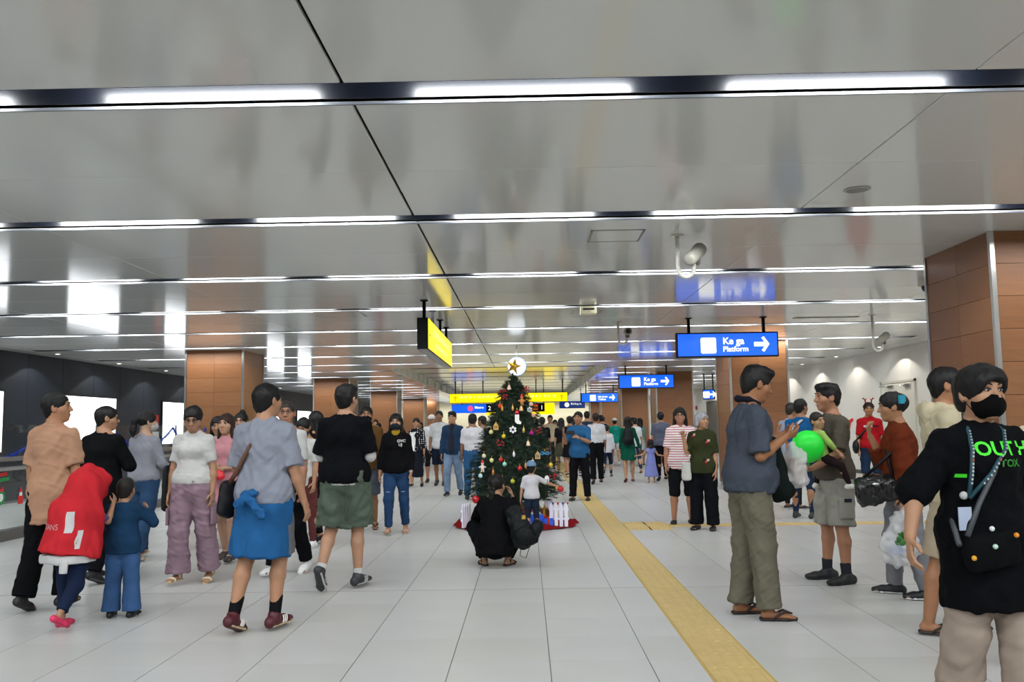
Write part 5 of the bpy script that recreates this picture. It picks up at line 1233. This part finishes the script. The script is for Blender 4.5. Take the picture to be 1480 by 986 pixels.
# ---- squatting woman ----------------------------------------------------
p = Person((-.345, 9.15), -4, 'woman in black squatting with her back to the camera in front of the tree', h=1.58, fem=True, lod=0, sk='b98a6a', lean=34, head=(-18, 14, 0), armL=((-.35, .7, -.6), (.45, .5, .8)), armR=((.35, .7, -.6), (-.3, .35, .9)),
           legL=((-.42, .8, .38), (.36, -.5, -.78), -22, 0), legR=((.42, .8, .38), (-.36, -.5, -.78), 22, 0))
p.body(); p.face(); p.hair('lowpony', seed=71); p.trousers(cloth('0e0f13'), length=.97, loose=.02, hemr=.05); p.top(cloth('0d0d11'), sleeve=1, hem=-.14, loose=.024, seed=72, name='jacket', flare=.02)
p.shoes('sandal', '15151a', '17171b')
b = carried(p, 'backpack', 'black backpack slung from the squatting woman to the right', 'backpack'); c = p.P+V3(.30, -.08, .16)
fpart(b, 'pack', Field().cone(c+V3(-.1, .06, .14), c+V3(.02, -.02, -.1), (.09, .08), (.125, .1), side=(1, 0, -.3), k=.03).ell(c+V3(.13, -.03, -.02), (.06, .08, .11), Ry(.5), k=.04), mat('nylon', '0e1214', .6, spec=.2, var=.1, vscale=20), .012, folds(.006, 73, 40, 110))
fpart(b, 'front_pocket', Field().ell(c+V3(.02, -.1, -.06), (.1, .06, .085), k=.02), mat('nylon', '0e1214', .6, spec=.2), .012, folds(.004, 74, 40, 110))
band(b, [p.sh[1]+V3(.02, .03, -.02), p.sh[1]+V3(.07, -.09, -.1), c+V3(-.08, -.03, .2)], .016, M_leather); MB().tube([c+V3(-.02, -.02, -.16), c+V3(-.03, -.05, -.27), c+V3(.03, -.06, -.29), c+V3(.06, -.04, -.2)], .004, 5).build('loop', M_leather, b)
MB().box(c[0]-.0, c[0]+.035, c[1]-.14, c[1]-.12, c[2]+.1, c[2]+.14).build('buckle', mat('gold cap', 'c9a24a', .3, metal=.8), b)

# ---- toddler -------------------------------------------------------------
p = Person((.055, 11.95), 2, 'toddler in a pale blue cap and white T-shirt touching the tree', h=.90, hsc=1.42, bw=1.1, lod=1, sk='c29374', head=(-12, 4, 0), armR=((.8, .15, -.45), (.85, .35, -.3)), armL=((-.3, .0, -1), (-.12, .1, -1)), **stand(.05))
p.body(); p.hair('kid'); cap_hat(p, '7d9dc0'); p.trousers(denim('1d2a3c'), loose=.006); p.top(cloth('d8d6dc'), hem=-.05, loose=.012, seed=75); p.shoes('sneaker', '20242c', 'dcdcdc', 1.1)
o = MB().ball(tuple(p.W(p.wr[1]+p.hd[1][0]*.075+V3(0, -.02, -.02))), .042, 14, 10).build('tree_ornament', mat('ornament b00818', 'b00818', .22), smooth=True); tag(o, "red ball ornament in the toddler's right hand", 'ornament')

# ---- right of the tree ------------------------------------------------------
p = Person((1.0, 17.0), 168, 'man in a blue polo shirt photographing with his phone, right of the tree', h=1.66, bw=1.08, lod=2, sk='b0805e', head=(-6, 0, 0), armL=((-.15, .5, -.85), (.75, .7, .35)), armR=((.3, .3, -.95), (.05, .6, .7)), **stand(.09))
p.body(); p.face(); p.hair('short', seed=81); p.trousers(cloth('101116'), loose=.014, hemr=.06); p.top(cloth('2c6091'), hem=-.1, loose=.016, collar=.0); p.watch(-1); p.shoes('flat', '121214', '111111')
c = (p.wr[1]+p.wr[-1])/2+V3(0, .09, .05); o = carried(p, 'smartphone', 'dark smartphone held up by the man in the blue polo', 'phone'); MB().box(c[0]-.08, c[0]+.08, c[1]-.005, c[1]+.005, c[2]-.035, c[2]+.04).build('case', M_black, o); MB().box(c[0]-.074, c[0]+.074, c[1]-.007, c[1]-.0045, c[2]-.031, c[2]+.036).build('screen', mat('phone glass', '16181c', .1), o)
p = Person((1.69, 21.6), 2, 'man in a white shirt tucked into black trousers walking away', h=1.65, bw=1.08, lod=2, sk='96694e', **walk(1, .12, .2)); p.body(); p.hair('short', '1c1917', 82); p.trousers(cloth('0f1014'), loose=.014, hemr=.06); p.top(cloth('dcdce0'), sleeve=.62, hem=.05, tuck=True, loose=.012); p.shoes('flat', '121214', '111111')
p = Person((2.2, 24.4), -10, 'boy in a white shirt and navy trousers walking away', h=1.4, lod=3, sk='b98a6a', **walk(1, .3, .5)); p.body(); p.hair('short'); p.trousers(cloth('1b2a40')); p.top(cloth('d8d8de'), sleeve=.9); p.shoes('flat')
p = Person((3.08, 31), 0, 'person in a teal shirt, white shorts and white cap walking away', h=1.62, fem=True, lod=3, sk='b98a6a', **walk(-1, .3, .5)); p.body(); p.hair('short'); cap_hat(p, 'e0e0e0'); p.trousers(cloth('d8d0c8'), length=.42, name='shorts'); p.top(cloth('1f9c8c'), loose=.015); p.shoes('sneaker', 'd0d0d0', 'd0d0d0')
p = Person((2.53, 22.2), 0, 'woman in a green dress with a black backpack walking away', h=1.58, fem=True, bw=1.06, lod=2, sk='b98a6a', armR=((.35, .0, -1), (.25, .1, -1)), **walk(1, .2, .4)); p.body(); p.hair('long', seed=83); p.skirt(cloth('0f5a46'), length=.4, flare=.03, name='dress_skirt', top=.2); p.top(cloth('0f5a46'), sleeve=1, hem=.0, name='dress_bodice'); p.shoes('flat', '6a1a20', '401014')
b = carried(p, 'backpack', 'black backpack on the woman in the green dress', 'backpack'); c = p.chest+V3(-.02, -.2, -.08); fpart(b, 'pack', Field().cone(c+V3(0, 0, .12), c+V3(0, -.02, -.13), (.12, .08), (.15, .1), side=(1, 0, 0), k=.03), mat('nylon', '0e1214', .6, spec=.2), .016, folds(.004, 1)); fpart(b, 'front_pocket', Field().ell(c+V3(0, -.09, -.09), (.1, .05, .08)), mat('nylon', '0e1214', .6, spec=.2), .016)
for q in (-1, 1): band(b, [c+V3(q*.08, .05, .1), p.sh[q]+V3(-q*.05, -.03, .07), p.sh[q]+V3(-q*.05, .07, -.03), p.chest+V3(q*.13, .06, -.1), c+V3(q*.12, .06, -.08)], .017, mat('nylon', '0e1214', .6, spec=.2))
p = Person((3.2, 26.2), 4, 'woman in a white top and navy jeans beside the green dress', h=1.58, fem=True, lod=3, **walk(-1, .2, .4)); p.body(); p.hair('short'); p.trousers(denim('22324c')); p.top(cloth('d8d8dc')); p.shoes('sandal', 'a08070', '806050')
p = Person((4.0, 33.5), 0, 'far woman with long hair in a cream top and shorts', h=1.64, fem=True, lod=3, **walk(1, .2, .4)); p.body(); p.hair('long'); p.trousers(cloth('d0c8b8'), length=.4, name='shorts'); p.top(cloth('d8d4b8')); p.shoes('sneaker', 'd0d0d0', 'd0d0d0')
p = Person((3.03, 21.8), 0, 'small girl in a lilac dress with a red bow', h=1.0, fem=True, hsc=1.35, lod=2, sk='c29374', armL=((-.6, .1, -.7), (-.6, .1, -.1)), armR=((.5, .1, -.8), (.6, .1, -.1)), **stand(.04)); p.body(); p.hair('bob', seed=84); p.skirt(cloth('8a93d6'), length=.78, flare=.07, name='dress_skirt', top=.2); p.top(cloth('8a93d6'), sleeve=.1, hem=.02, name='dress_bodice'); p.shoes('sandal', 'c8a0a0', 'c8a090')
MB().ball(tuple(p.hp(-.06, -.05, .11)), (.03, .02, .02), 8, 6).ball(tuple(p.hp(-.02, -.05, .115)), (.03, .02, .02), 8, 6).build('hair_bow', cloth('c02030'), p.root)
p = Person((3.4, 22.5), 2, 'man in a grey T-shirt and black trousers seen from behind beside the little girl', h=1.66, bw=1.1, lod=2, sk='a87858', **walk(1, .1, .2)); p.body(); p.hair('short', seed=85); p.trousers(cloth('101116'), loose=.012); p.top(cloth('62687a'), hem=-.06, loose=.018); p.shoes('flat', '121214', '111111')
# striped woman and elderly woman
p = Person((2.22, 12.85), 178, 'woman with glasses in a red and white striped T-shirt and black shorts', h=1.63, fem=True, bw=1.2, lod=1, sk='b98468', head=(-8, -2, 0), armR=((.22, .0, -1), (.08, .12, -1)), armL=((-.22, .0, -1), (-.05, .2, -1)), legL=((-.05, .02, -1), (-.03, -.04, -1), -12, 0), legR=((.06, .02, -1), (.04, -.04, -1), 14, 0))
p.body(); p.face(); p.glasses(); p.hair('bob', seed=91); p.trousers(cloth('15171d'), length=.58, loose=.012, name='shorts'); p.top(lookmat('red stripes', 'stripe', 'd9d4d6', 'b0565c', 9.0), sleeve=.5, hem=-.12, loose=.02, seed=92, vneck=.05); p.shoes('clog', '121316', '101010')
b = carried(p, 'backpack', 'dark backpack worn by the woman in stripes, only its straps showing', 'backpack')
fpart(b, 'pack', Field().cone(p.chest+V3(0, -.2, .05), p.waist+V3(0, -.22, 0), (.13, .07), (.14, .09), side=(1, 0, 0), k=.03), M_leather, .014)
for q in (-1, 1): band(b, [p.chest+V3(q*.12, -.16, .08), p.sh[q]+V3(-q*.045, -.03, .075), p.sh[q]+V3(-q*.05, .10, .0), p.chest+V3(q*.155, .10, -.06), p.chest+V3(q*.18, .0, -.12), p.waist+V3(q*.15, -.14, .05)], .024, M_leather)
p = Person((2.38, 12.1), 152, 'elderly woman with grey hair in an olive flowered blouse raising a finger', h=1.55, fem=True, bw=1.08, lod=1, sk='b98a68', head=(58, 2, 0), armR=((.2, .35, -.9), (.1, .3, 1), None, (0, 1, 0), .9), armL=((-.14, .0, -1), (-.05, .15, -1)), **stand(.05))
p.body(); p.face(brow='8a8480'); p.hair('crop', '8f8f93', 93); p.trousers(cloth('111217'), loose=.03, hemr=.075); o = p.top(cloth('383d24'), sleeve=.5, hem=-.1, loose=.024, seed=94, name='blouse'); p.shoes('clog', '141417', '101010')
for i, (dx, dz) in enumerate(((-.10, .0), (-.09, -.26), (.1, .08))):
    for j, (c_, ex, ez) in enumerate((('c24a44', 0, 0), ('1c2a1c', .025, .02), ('d8b0a0', -.02, .018), ('5a2a26', .01, -.03))): decal(p, gridpoly(.03, .03, 1, 1), p.chest+p.sx*(dx+ex)+V3(0, 0, dz+ez), o, cloth(c_), 'flower', off=.003+.001*j)
b = carried(p, 'tote_bag', 'small white cloth bag hanging from the elderly woman\'s raised arm', 'bag'); c = p.el[1]+V3(0, .03, -.02)
fpart(b, 'pouch', Field().cone(c+V3(0, .02, -.10), c+V3(0, .02, -.32), (.06, .02), (.07, .03), side=(1, 0, 0), cap='a'), cloth('d4d2cc'), .01, folds(.003, 5)); MB().tube([c+V3(-.05, .02, -.1), c+V3(-.03, .02, .0), c+V3(.03, .02, .0), c+V3(.05, .02, -.1)], .007, 6).build('handle', cloth('d4d2cc'), b)
# ---- far crowd ------------------------------------------------------------------
for (x, y, rz, h, fem, hr, tcol, bcol, kind, lab) in (
    (.43, 24, 10, 1.62, 0, 'short', '121318', 'c09878', 'short', 'man in a black T-shirt just right of the tree'), (.78, 29, 175, 1.72, 0, 'short', 'd0c0a0', '20242c', 'pants', 'far man in a cream shirt facing the camera'),
    (1.0, 31, 178, 1.58, 1, 'long', '3a2030', 'c22a7a', 'skirt', 'far woman in a bright pink skirt'), (1.02, 26, 0, 1.6, 1, 'long', '14151a', '4a4a3a', 'skirt', 'woman with long black hair in an olive skirt, seen from behind'),
    (1.2, 24.6, 5, 1.64, 1, 'short', '121216', '15151a', 'skirt', 'woman in a short black dress walking away'), (1.38, 25.2, 0, 1.66, 1, 'bob', '1a1c22', '22242a', 'pants', 'dark dressed person beside the black dress'),
    (1.86, 27.2, 0, 1.80, 0, 'short', '2c3848', '1c2028', 'pants', 'tall man in a navy shirt behind the man with the phone'), (2.45, 29, 5, 1.7, 0, 'short', '1f2a38', '20242c', 'pants', 'man in dark navy behind the white shirt'),
    (3.1, 36, 0, 1.72, 0, 'short', 'b8b0cc', '303448', 'pants', 'far man in a lilac shirt'), (-1.6, 34, 0, 1.6, 1, 'short', 'c8c8cc', '2a3040', 'pants', 'far person in a white top left of the tree'),
    (-2.4, 38, 180, 1.66, 0, 'short', 'b03038', '2a3040', 'pants', 'far person in a red top under the information board'), (-3.6, 42, 180, 1.7, 0, 'short', 'd0d0d4', '303848', 'pants', 'far man in white beside the third left column'),
    (-.1, 36, 0, 1.65, 1, 'bob', '2a2c34', '1c2028', 'pants', 'far person in dark clothes behind the tree top'), (.5, 42, 0, 1.7, 0, 'short', '404858', '202430', 'pants', 'far man in grey blue under the long yellow sign'),
    (3.9, 30.5, 0, 1.6, 1, 'long', '7a9a94', 'a8b4b0', 'skirt', 'far woman in a pale green dress by the right column'), (-4.3, 36, 180, 1.6, 1, 'bob', '3a7a48', '2a3040', 'pants', 'far person in a green top by the left columns'), (-5.0, 30, 150, 1.56, 1, 'bob', 'c08090', '303040', 'pants', 'far woman in a pink top behind the woman in the hoodie')):
    p = Person((x, y), rz, lab, h=h, fem=bool(fem), lod=3, sk='b08060', group='far crowd', **walk(1 if len(lab) % 2 else -1, .2, .4)); p.body(); p.hair(hr)
    if kind == 'skirt': p.skirt(cloth(bcol), length=.42)
    else: p.trousers(cloth(bcol), length=.45 if kind == 'short' else 1)
    p.top(cloth(tcol), sleeve=.5, hem=-.06 if kind != 'skirt' else 0); p.shoes('flat')

# ---- right foreground -----------------------------------------------------------
p = Person((1.66, 6.7), -86, 'tall man in a slate grey polo shirt looking at his phone', h=1.83, bw=1.14, belly=.02, lod=0, sk='a9744f', lean=3, head=(4, -16, 0), armR=((.14, .0, -1), (-.35, 1, .62), (-.2, 1, .35), (-.7, .1, .7), .6), armL=((-.16, .08, -1), (.35, 1, .55), (.2, 1, .35), (.6, .1, .6), .7), legR=((.04, .10, -1), (.02, .06, -1), 6, 0), legL=((-.05, -.02, -1), (-.03, -.12, -1), -4, 0))
p.body(); p.face(); p.hair('quiff', seed=101); p.trousers(cloth('777363'), loose=.026, hemr=.082, seed=102, fold=.005); p.top(cloth('4c5460'), sleeve=.5, hem=-.07, loose=.024, seed=103, fold=.005, slv=.012)
fpart(p.tp, 'collar', Field().chain([p.nb+V3(-.07, .05, .0), p.nb+V3(-.08, -.03, .035), p.nb+V3(0, -.085, .045), p.nb+V3(.08, -.03, .035), p.nb+V3(.07, .05, .0)], [.02, .022, .024, .022, .02]), cloth('1d212a'), .01)
p.shoes('flipflop', '2a1c1a', '241a18', 1.06)
c = (p.wr[1]+p.wr[-1])/2+V3(0, .13, .08); o = carried(p, 'smartphone', 'smartphone held by the tall man in the grey polo shirt', 'phone')
M4 = Matrix.Translation(Vector(c)) @ Matrix.Rotation(.7, 4, 'X'); a = MB().prism(roundrect(.075, .15, .012), .009, M4).build('case', M_black, o); MB().prism(roundrect(.068, .142, .01), .0012, M4 @ Matrix.Translation((0, 0, .0088))).build('screen', emitmat('phone screen', 'b8c4d8', .5), o)
M_poly = glassmat('thin clear plastic', (.9, .9, .9))
def plastic(name):
    m = mat(name, 'e4e4e6', .3, alpha=.5, spec=.6); return m
b = carried(p, 'plastic_bag', 'clear plastic bag of bread hanging from the tall man\'s hand', 'bag'); c = p.wr[-1]+V3(.06, .11, -.06)
fpart(b, 'film', Field().chain([c, c+V3(.0, .02, -.08), c+V3(0, .03, -.24)], [(.03, .03), (.07, .07), (.085, .085)], k=.03), plastic('bag film'), .011, folds(.007, 104, 40, 110)); fpart(b, 'bread', Field().ell(c+V3(0, .03, -.22), (.05, .06, .075)).ell(c+V3(.01, .01, -.13), (.04, .045, .05)), cloth('b08a5c'), .01)
b = carried(p, 'shoulder_bag', 'dark green cloth bag hanging in front of the tall man', 'bag'); c = p.P+V3(-.12, .27, .02)
fpart(b, 'pouch', Field().cone(c+V3(0, -.05, .24), c+V3(0, .0, -.1), (.07, .06), (.1, .115), side=(1, 0, 0), k=.04), cloth('1b2422'), .012, folds(.006, 105, 25, 70)); band(b, [c+V3(0, -.06, .25), p.chest+V3(-.12, .17, .05), p.sh[-1]+V3(.05, .06, .08), p.sh[-1]+V3(.05, -.05, .07), p.chest+V3(-.14, -.15, -.1), p.waist+V3(-.19, .05, .0), c+V3(-.02, -.04, .2)], .017, cloth('1b2422'))
# man with baby
p = Person((2.78, 8.12), 97, 'man in a taupe T-shirt and stone shorts holding a sleeping baby', h=1.74, bw=1.1, lod=0, sk='b58061', head=(-4, 0, 0), armL=((-.2, .28, -1), (.12, 1, -.55), (.5, .9, -.3), (.6, .2, .7), .5), armR=((.2, .35, -1), (-.3, 1, -.35), (-.5, .9, -.2), (-.6, .2, .7), .5), legL=((-.07, .03, -1), (-.05, -.03, -1), -14, 0), legR=((.08, .08, -1), (.05, .02, -1), 4, 0))
p.body(); p.face(); p.hair('quiff', seed=111); t = p.trousers(cloth('a5a299'), length=.49, loose=.034, seed=112, fold=.005, name='shorts'); p.top(cloth('5b5349'), sleeve=.48, hem=-.03, loose=.02, seed=113, slv=.008); p.socks('33353c', .1); p.shoes('sneaker', '131418', '101014', 1.1)
c = p.hip[-1]*.4+p.kn[-1]*.6+V3(-.13, .0, 0); fpart(t, 'cargo_pocket', Field().cone(c+V3(.01, 0, .09), c-V3(-.01, 0, .09), (.018, .075), (.018, .075), side=(1, 0, 0), cap='ab'), cloth('a5a299'), .011); MB().box(c[0]-.014, c[0]-.007, c[1]-.035, c[1]+.03, c[2]+.055, c[2]+.085).build('label_patch', cloth('2c3440'), t)
pm = p
p = Person((2.60, 7.93), -80, 'sleeping baby in a lime shirt on the man\'s chest', h=.74, hsc=1.5, lod=0, sk='c89878', lean=-6, head=(-74, -6, 12), cat='person', z0=.83, armL=((-.5, .3, -.7), (-.1, .7, -.4)), armR=((.5, .3, -.7), (.2, .5, -.6)), legL=((-.75, .5, -.45), (-.1, -.25, -1), -20, 0), legR=((.8, .5, -.4), (.15, .35, -.95), 30, 0))
p.body(); p.face(closed=True); p.hair('buzz', '1c1614', 115); p.trousers(cloth('2a1c20'), loose=.008); p.top(cloth('a9c96a'), sleeve=.8, hem=-.1, loose=.008); p.shoes('sneaker', 'c9c6bc', 'dcdcd8', 1.15)
o = empty('balloon', (2.42, 7.70, 1.215), 0, 'round bright green balloon in front of the man with the baby', 'balloon')
MB().lathe([(.137*math.sin(math.pi*i/18)+.001, -.14*math.cos(math.pi*i/18)) for i in range(19)], n=28).build('rubber', mat('green balloon', '1fd63a', .4, spec=.35), o, True); MB().lathe([(.012, -.155), (.007, -.147), (.004, -.138)], n=10).build('knot', mat('green balloon', '1fd63a', .25), o)
# men behind
p = Person((4.12, 13.4), -40, 'man in a blue polo shirt and navy jeans behind the man with the baby', h=1.74, lod=1, sk='a87858', head=(-20, 0, 0), **stand()); p.body(); p.face(); p.hair('short', seed=121); p.trousers(denim('22324c')); p.top(cloth('1c5f99'), hem=-.06, loose=.016); p.shoes('sneaker', '202226', 'dcdcdc')
p = Person((4.38, 14.8), -60, 'man in a pale blue shirt turned right, half hidden behind the blue polo', h=1.72, lod=2, sk='96694e', head=(0, -10, 0), **stand()); p.body(); p.face(); p.hair('buzz', '26221f', 122); p.trousers(cloth('20242c')); p.top(cloth('a8b4cc'), loose=.014); p.shoes('flat')
# antlers
p = Person((6.53, 17.0), 172, 'man in a red T-shirt with a reindeer antler headband by the cream wall', h=1.74, lod=2, sk='a9744f', head=(-6, 0, 0), **stand(.05)); p.body(); p.face(); p.hair('short', seed=123); p.trousers(denim('1f3350'), length=.56, loose=.016, name='shorts'); o = p.top(cloth('b01822'), hem=-.03, loose=.014); p.shoes('sneaker', '141418', '202020'); p.watch(-1)
decal(p, gridpoly(.15, .035, 6, 1), p.chest+V3(.05, 0, .0), o, M_wh, 'print'); decal(p, gridpoly(.13, .035, 6, 1), p.chest+V3(-.09, 0, .0), o, cloth('5a1018'), 'print')
b = empty('antler_headband', tuple(p.W(p.hp(0, 0, .1))), p.root.rotation_euler.z, 'red reindeer antlers worn by the man in the red T-shirt', 'headband'); ah = p.R @ V3(0, 0, 1)
t = MB().tube([(.1*math.cos(a), 0, .1*math.sin(a)-.075) for a in [math.pi*i/10 for i in range(11)]], .008, 6); t.build('band', cloth('7a1018'), b)
for q in (-1, 1): MB().tube([(q*.05, 0, .01), (q*.06, 0, .07), (q*.09, 0, .12)], [.013, .012, .006], 7).tube([(q*.058, 0, .06), (q*.03, 0, .105)], [.011, .005], 7).tube([(q*.075, 0, .09), (q*.115, 0, .1)], [.01, .005], 7).build('antler', cloth('a01820'), b, True)
b = carried(p, 'crossbody_bag', 'round black bag on the hip of the man with antlers', 'bag'); c = p.P+V3(.27, .02, -.02); fpart(b, 'pouch', Field().ell(c, (.06, .11, .13)), M_leather, .015); band(b, [c+V3(0, 0, .1)]+[tor(p, t_, a, .035) for t_, a in ((.45, 55), (.65, 20), (.85, -20), (1.0, -60), (.95, -120), (.7, -170), (.4, 140))]+[c+V3(0, -.04, .1)], .018, M_leather)
h_ = p.W(p.wr[-1]+p.hd[-1][0]*.08); o = MB().tube([h_+V3(.0, -.03, .03), h_+V3(-.01, -.05, -.16)], .012, 8).build('light_stick', emitmat('green light stick', '30ff50', 1.2)); tag(o, 'glowing green stick in the hand of the man with antlers', 'toy')
# rust jacket woman
p = Person((3.09, 7.4), 72, 'woman in a rust jacket and grey joggers with her hand at her chin', h=1.64, fem=True, bw=1.12, lod=0, sk='b5825f', lean=2, head=(4, -4, 0), armR=((.2, .45, -.9), (-.25, .45, 1.0), (-.1, .25, 1), (0, -1, .2), .7), armL=((-.2, -.05, -1), (-.04, .05, -1)), legR=((.05, .2, -1), (.03, .04, -1), 8, 0), legL=((-.05, -.12, -1), (-.03, -.2, -1), -6, 0))
p.body(); p.face(); p.hair('updo', seed=131); p.trousers(cloth('8b8b92'), loose=.026, hemr=.05, seed=132); p.top(cloth('6d2e18'), sleeve=.8, hem=-.1, loose=.028, seed=133, name='jacket', slv=.015); p.shoes('sneaker', '15171c', 'e0e0e0', 1.04)
o = MB().box(-.012, .012, -.03, .03, -.035, .035).build('hair_clip', mat('teal clip', '2a8fa8', .25), p.hr); o.location = Vector(p.hp(-.075, -.075, .055)); o.rotation_euler.z = .75
b = carried(p, 'handbag', 'slouchy black leather handbag on the woman in rust', 'bag'); c = p.P+V3(-.19, .20, -.02)
fpart(b, 'pouch', Field().cone(c+V3(.02, -.1, .02), c+V3(.02, .1, -.02), (.08, .1), (.08, .12), side=(1, 0, 0), k=.04), mat('glossy leather', '121215', .25, var=.1), .012, folds(.007, 134, 40, 110))
band(b, [c+V3(.0, -.12, .09), p.waist+V3(-.12, .12, .06), p.chest+V3(-.09, .15, .05), p.sh[-1]+V3(.06, .05, .07), p.sh[-1]+V3(.06, -.06, .05), p.chest+V3(-.17, -.03, -.1), c+V3(.02, .1, .1)], .013, M_leather); MB().ball(tuple(c+V3(-.085, .02, .05)), (.012, .03, .012), 8, 6).build('clasp', M_steel, b)
b = carried(p, 'plastic_bag', 'white plastic bag of greens carried by the woman in rust', 'bag'); c = p.wr[-1]+p.hd[-1][0]*.1
fpart(b, 'film', Field().chain([c+V3(0, .0, .0), c+V3(0, .02, -.1), c+V3(0, .06, -.3), c+V3(0, .06, -.38)], [(.02, .025), (.06, .08), (.09, .14), (.08, .13)], side=(1, 0, 0), k=.04), plastic('bag film'), .012, folds(.009, 135, 35, 110))
for i in range(9): fpart(b, 'leaf', Field().ell(c+V3(-.05+.02*(i % 3)-.05, .0+.028*(i//3)+.01*(i % 2), -.2-.018*(i % 4)), (.012, .035, .028), Rx(i*.7) @ Rz(i)), mat('leaf green', '2f6a2a', .5), .009)
fpart(b, 'carton', Field().cone(c+V3(-.02, .07, -.36), c+V3(-.02, .07, -.28), .06, .06, cap='ab'), mat('blue carton', '5a86c8', .4), .012)
# cream hoodie man
M_cr = cloth('cfc3a4')
p = Person((2.88, 6.15), -105, 'man in a cream hoodie and beige shorts walking right, behind the masked man', h=1.77, bw=1.16, lod=0, sk='b27d5a', head=(-6, 0, 0), armL=((-.2, .15, -1), (.1, .5, -.9)), armR=((.16, -.1, -1), (.05, .2, -1)), legR=((.03, -.24, -1), (.02, -.22, -1), 6, 0), legL=((-.04, .22, -1), (-.03, -.1, -1), -6, 0))
p.body(); p.face(); p.hair('short', seed=141); p.trousers(cloth('b6a78e'), length=.5, loose=.03, name='shorts'); o = p.top(M_cr, sleeve=1, hem=-.08, loose=.034, seed=142, name='hoodie', slv=.02)
fpart(o, 'hood', Field().chain([p.nb+V3(.07, .06, -.03), p.nb+V3(.08, -.03, .0), p.nb+V3(.04, -.11, -.01), p.nb+V3(-.04, -.11, -.01), p.nb+V3(-.08, -.03, .0), p.nb+V3(-.07, .06, -.03)], [.022, .03, .042, .042, .03, .022], k=.03).ell(p.nb+V3(0, -.12, -.08), (.085, .04, .09), k=.05), M_cr, .011, folds(.005, 143, 40, 110)); p.shoes('flipflop', '1a1614', '2c2622', 1.05)
p = Person((3.06, 5.25), 185, 'person in a cream top cut off by the right edge of the picture', h=1.62, bw=1.1, lod=1, sk='b98a6a', **stand()); p.body(); p.face(); p.hair('short', seed=145); p.trousers(cloth('22262e')); p.top(M_cr, sleeve=1, hem=-.08, loose=.03); p.shoes('sneaker', '202226', 'dcdcdc')
# masked man in front
p = Person((2.06, 4.08), 188, 'young man in a black mask and oversized black T-shirt with green print, right foreground', h=1.62, bw=1.12, lod=0, sk='c0906f', head=(6, 2, 0), hsc=1.12, armR=((.62, .0, -.8), (.42, .42, -.85), (.25, .35, -1), (-.7, .1, .2), .45), armL=((-.3, -.1, -.9), (-.08, .2, -1)), legR=((.05, -.06, -1), (.03, -.35, -1), 6, -14), legL=((-.05, .14, -1), (-.03, .02, -1), -6, 0))
p.body(); p.face(); p.hair('bowl', seed=151); p.mask('0a0a0c'); p.trousers(cloth('b3a294'), loose=.034, hemr=.08, seed=152, fold=.005); o = p.top(cloth('0b0c10'), sleeve=.58, hem=-.32, loose=.034, seed=153, slv=.012, fold=.005); p.shoes('sneaker', 'd0ccc6', 'e0e0e0')
M_gr = mat('green print', '3fdc20', .6); decal(p, textmesh('OUT H', .085, 0, bold=.002), p.chest+V3(.10, 0, .03), o, M_gr, 'lettering'); decal(p, textmesh('TOX', .045, 0, bold=.001), p.chest+V3(.01, 0, -.02), o, mat('dark green print', '1f7a18', .6), 'lettering'); decal(p, gridpoly(.035, .016, 3, 1), p.chest+V3(.15, 0, -.06), o, M_gr, 'print')
decal(p, textmesh('THE GANG', .018, 0), p.P+V3(-.1, 0, -.22), o, M_wh, 'lettering')
ly = carried(p, 'lanyard', 'dark lanyard with white lettering and a badge worn by the masked man', 'lanyard'); M_ly = mat('lanyard cloth', '16404c', .6)
LPt = [p.nb+V3(.0, -.10, .06), p.nb+V3(.085, -.02, .045), p.nb+V3(.095, .085, .0), tor(p, .82, 30, .075), tor(p, .6, 40, .07), tor(p, .38, 44, .075)]
LPt2 = [p.nb+V3(.0, -.10, .06), p.nb+V3(-.085, -.02, .045), p.nb+V3(-.095, .085, .0), tor(p, .82, -18, .075), tor(p, .6, 15, .075), tor(p, .38, 43, .08)]
band(ly, LPt, .010, M_ly); band(ly, LPt2, .010, M_ly, 'strap')
for Pp in SMOOTHED[-2:]:
    for i in range(16):
        u = 2.0+i*.16; j = min(int(u), 4); q = Pp[j].lerp(Pp[j+1], u-j); MB().box(-.0035, .0035, -.0015, .0015, -.0045, .0045).build('printed_letter', M_wh if i != 9 else cloth('e06030'), ly, loc=tuple(q+Vector(p.fy)*.0095))
c = tor(p, .30, 50, .075); MB().box(-.03, .03, -.003, .003, -.1, 0).build('badge', mat('badge', 'b8c4dc', .3), ly, loc=tuple(c)); MB().ball(tuple(c+V3(.0, .0, .05)), .018, 10, 8).build('charm', M_wh, ly, True)
b = carried(p, 'crossbody_bag', 'black crossbody bag with colourful buttons on the masked man', 'bag'); c = p.P+V3(.10, .215, -.02)
fpart(b, 'pouch', Field().cone(c+V3(-.1, -.04, .0), c+V3(.1, -.03, -.02), (.035, .08), (.035, .08), side=(0, 1, 0), k=.03), mat('black nylon', '08090c', .8, spec=.08), .011, folds(.003, 154))
band(b, [c+V3(.13, .0, .06), tor(p, .35, 40, .06), tor(p, .6, 14, .065), tor(p, .85, -22, .06), p.sh[-1]+V3(.05, .02, .085), tor(p, .85, 200, .06), tor(p, .5, 160, .06), tor(p, .2, 110, .06), c+V3(.15, -.03, .02)], .012, mat('grey strap', '3a3e44', .5))
for dx, dz, col in ((.12, -.03, 'd8a020'), (.02, .015, 'b8d8c8'), (-.08, .06, 'e08a20'), (.03, .09, 'd8e0e0')): MB().ball(tuple(c+V3(dx, .02, dz)), .011, 8, 6).build('button', mat('button '+col, col, .4), b)
print('people tris', NTRI)
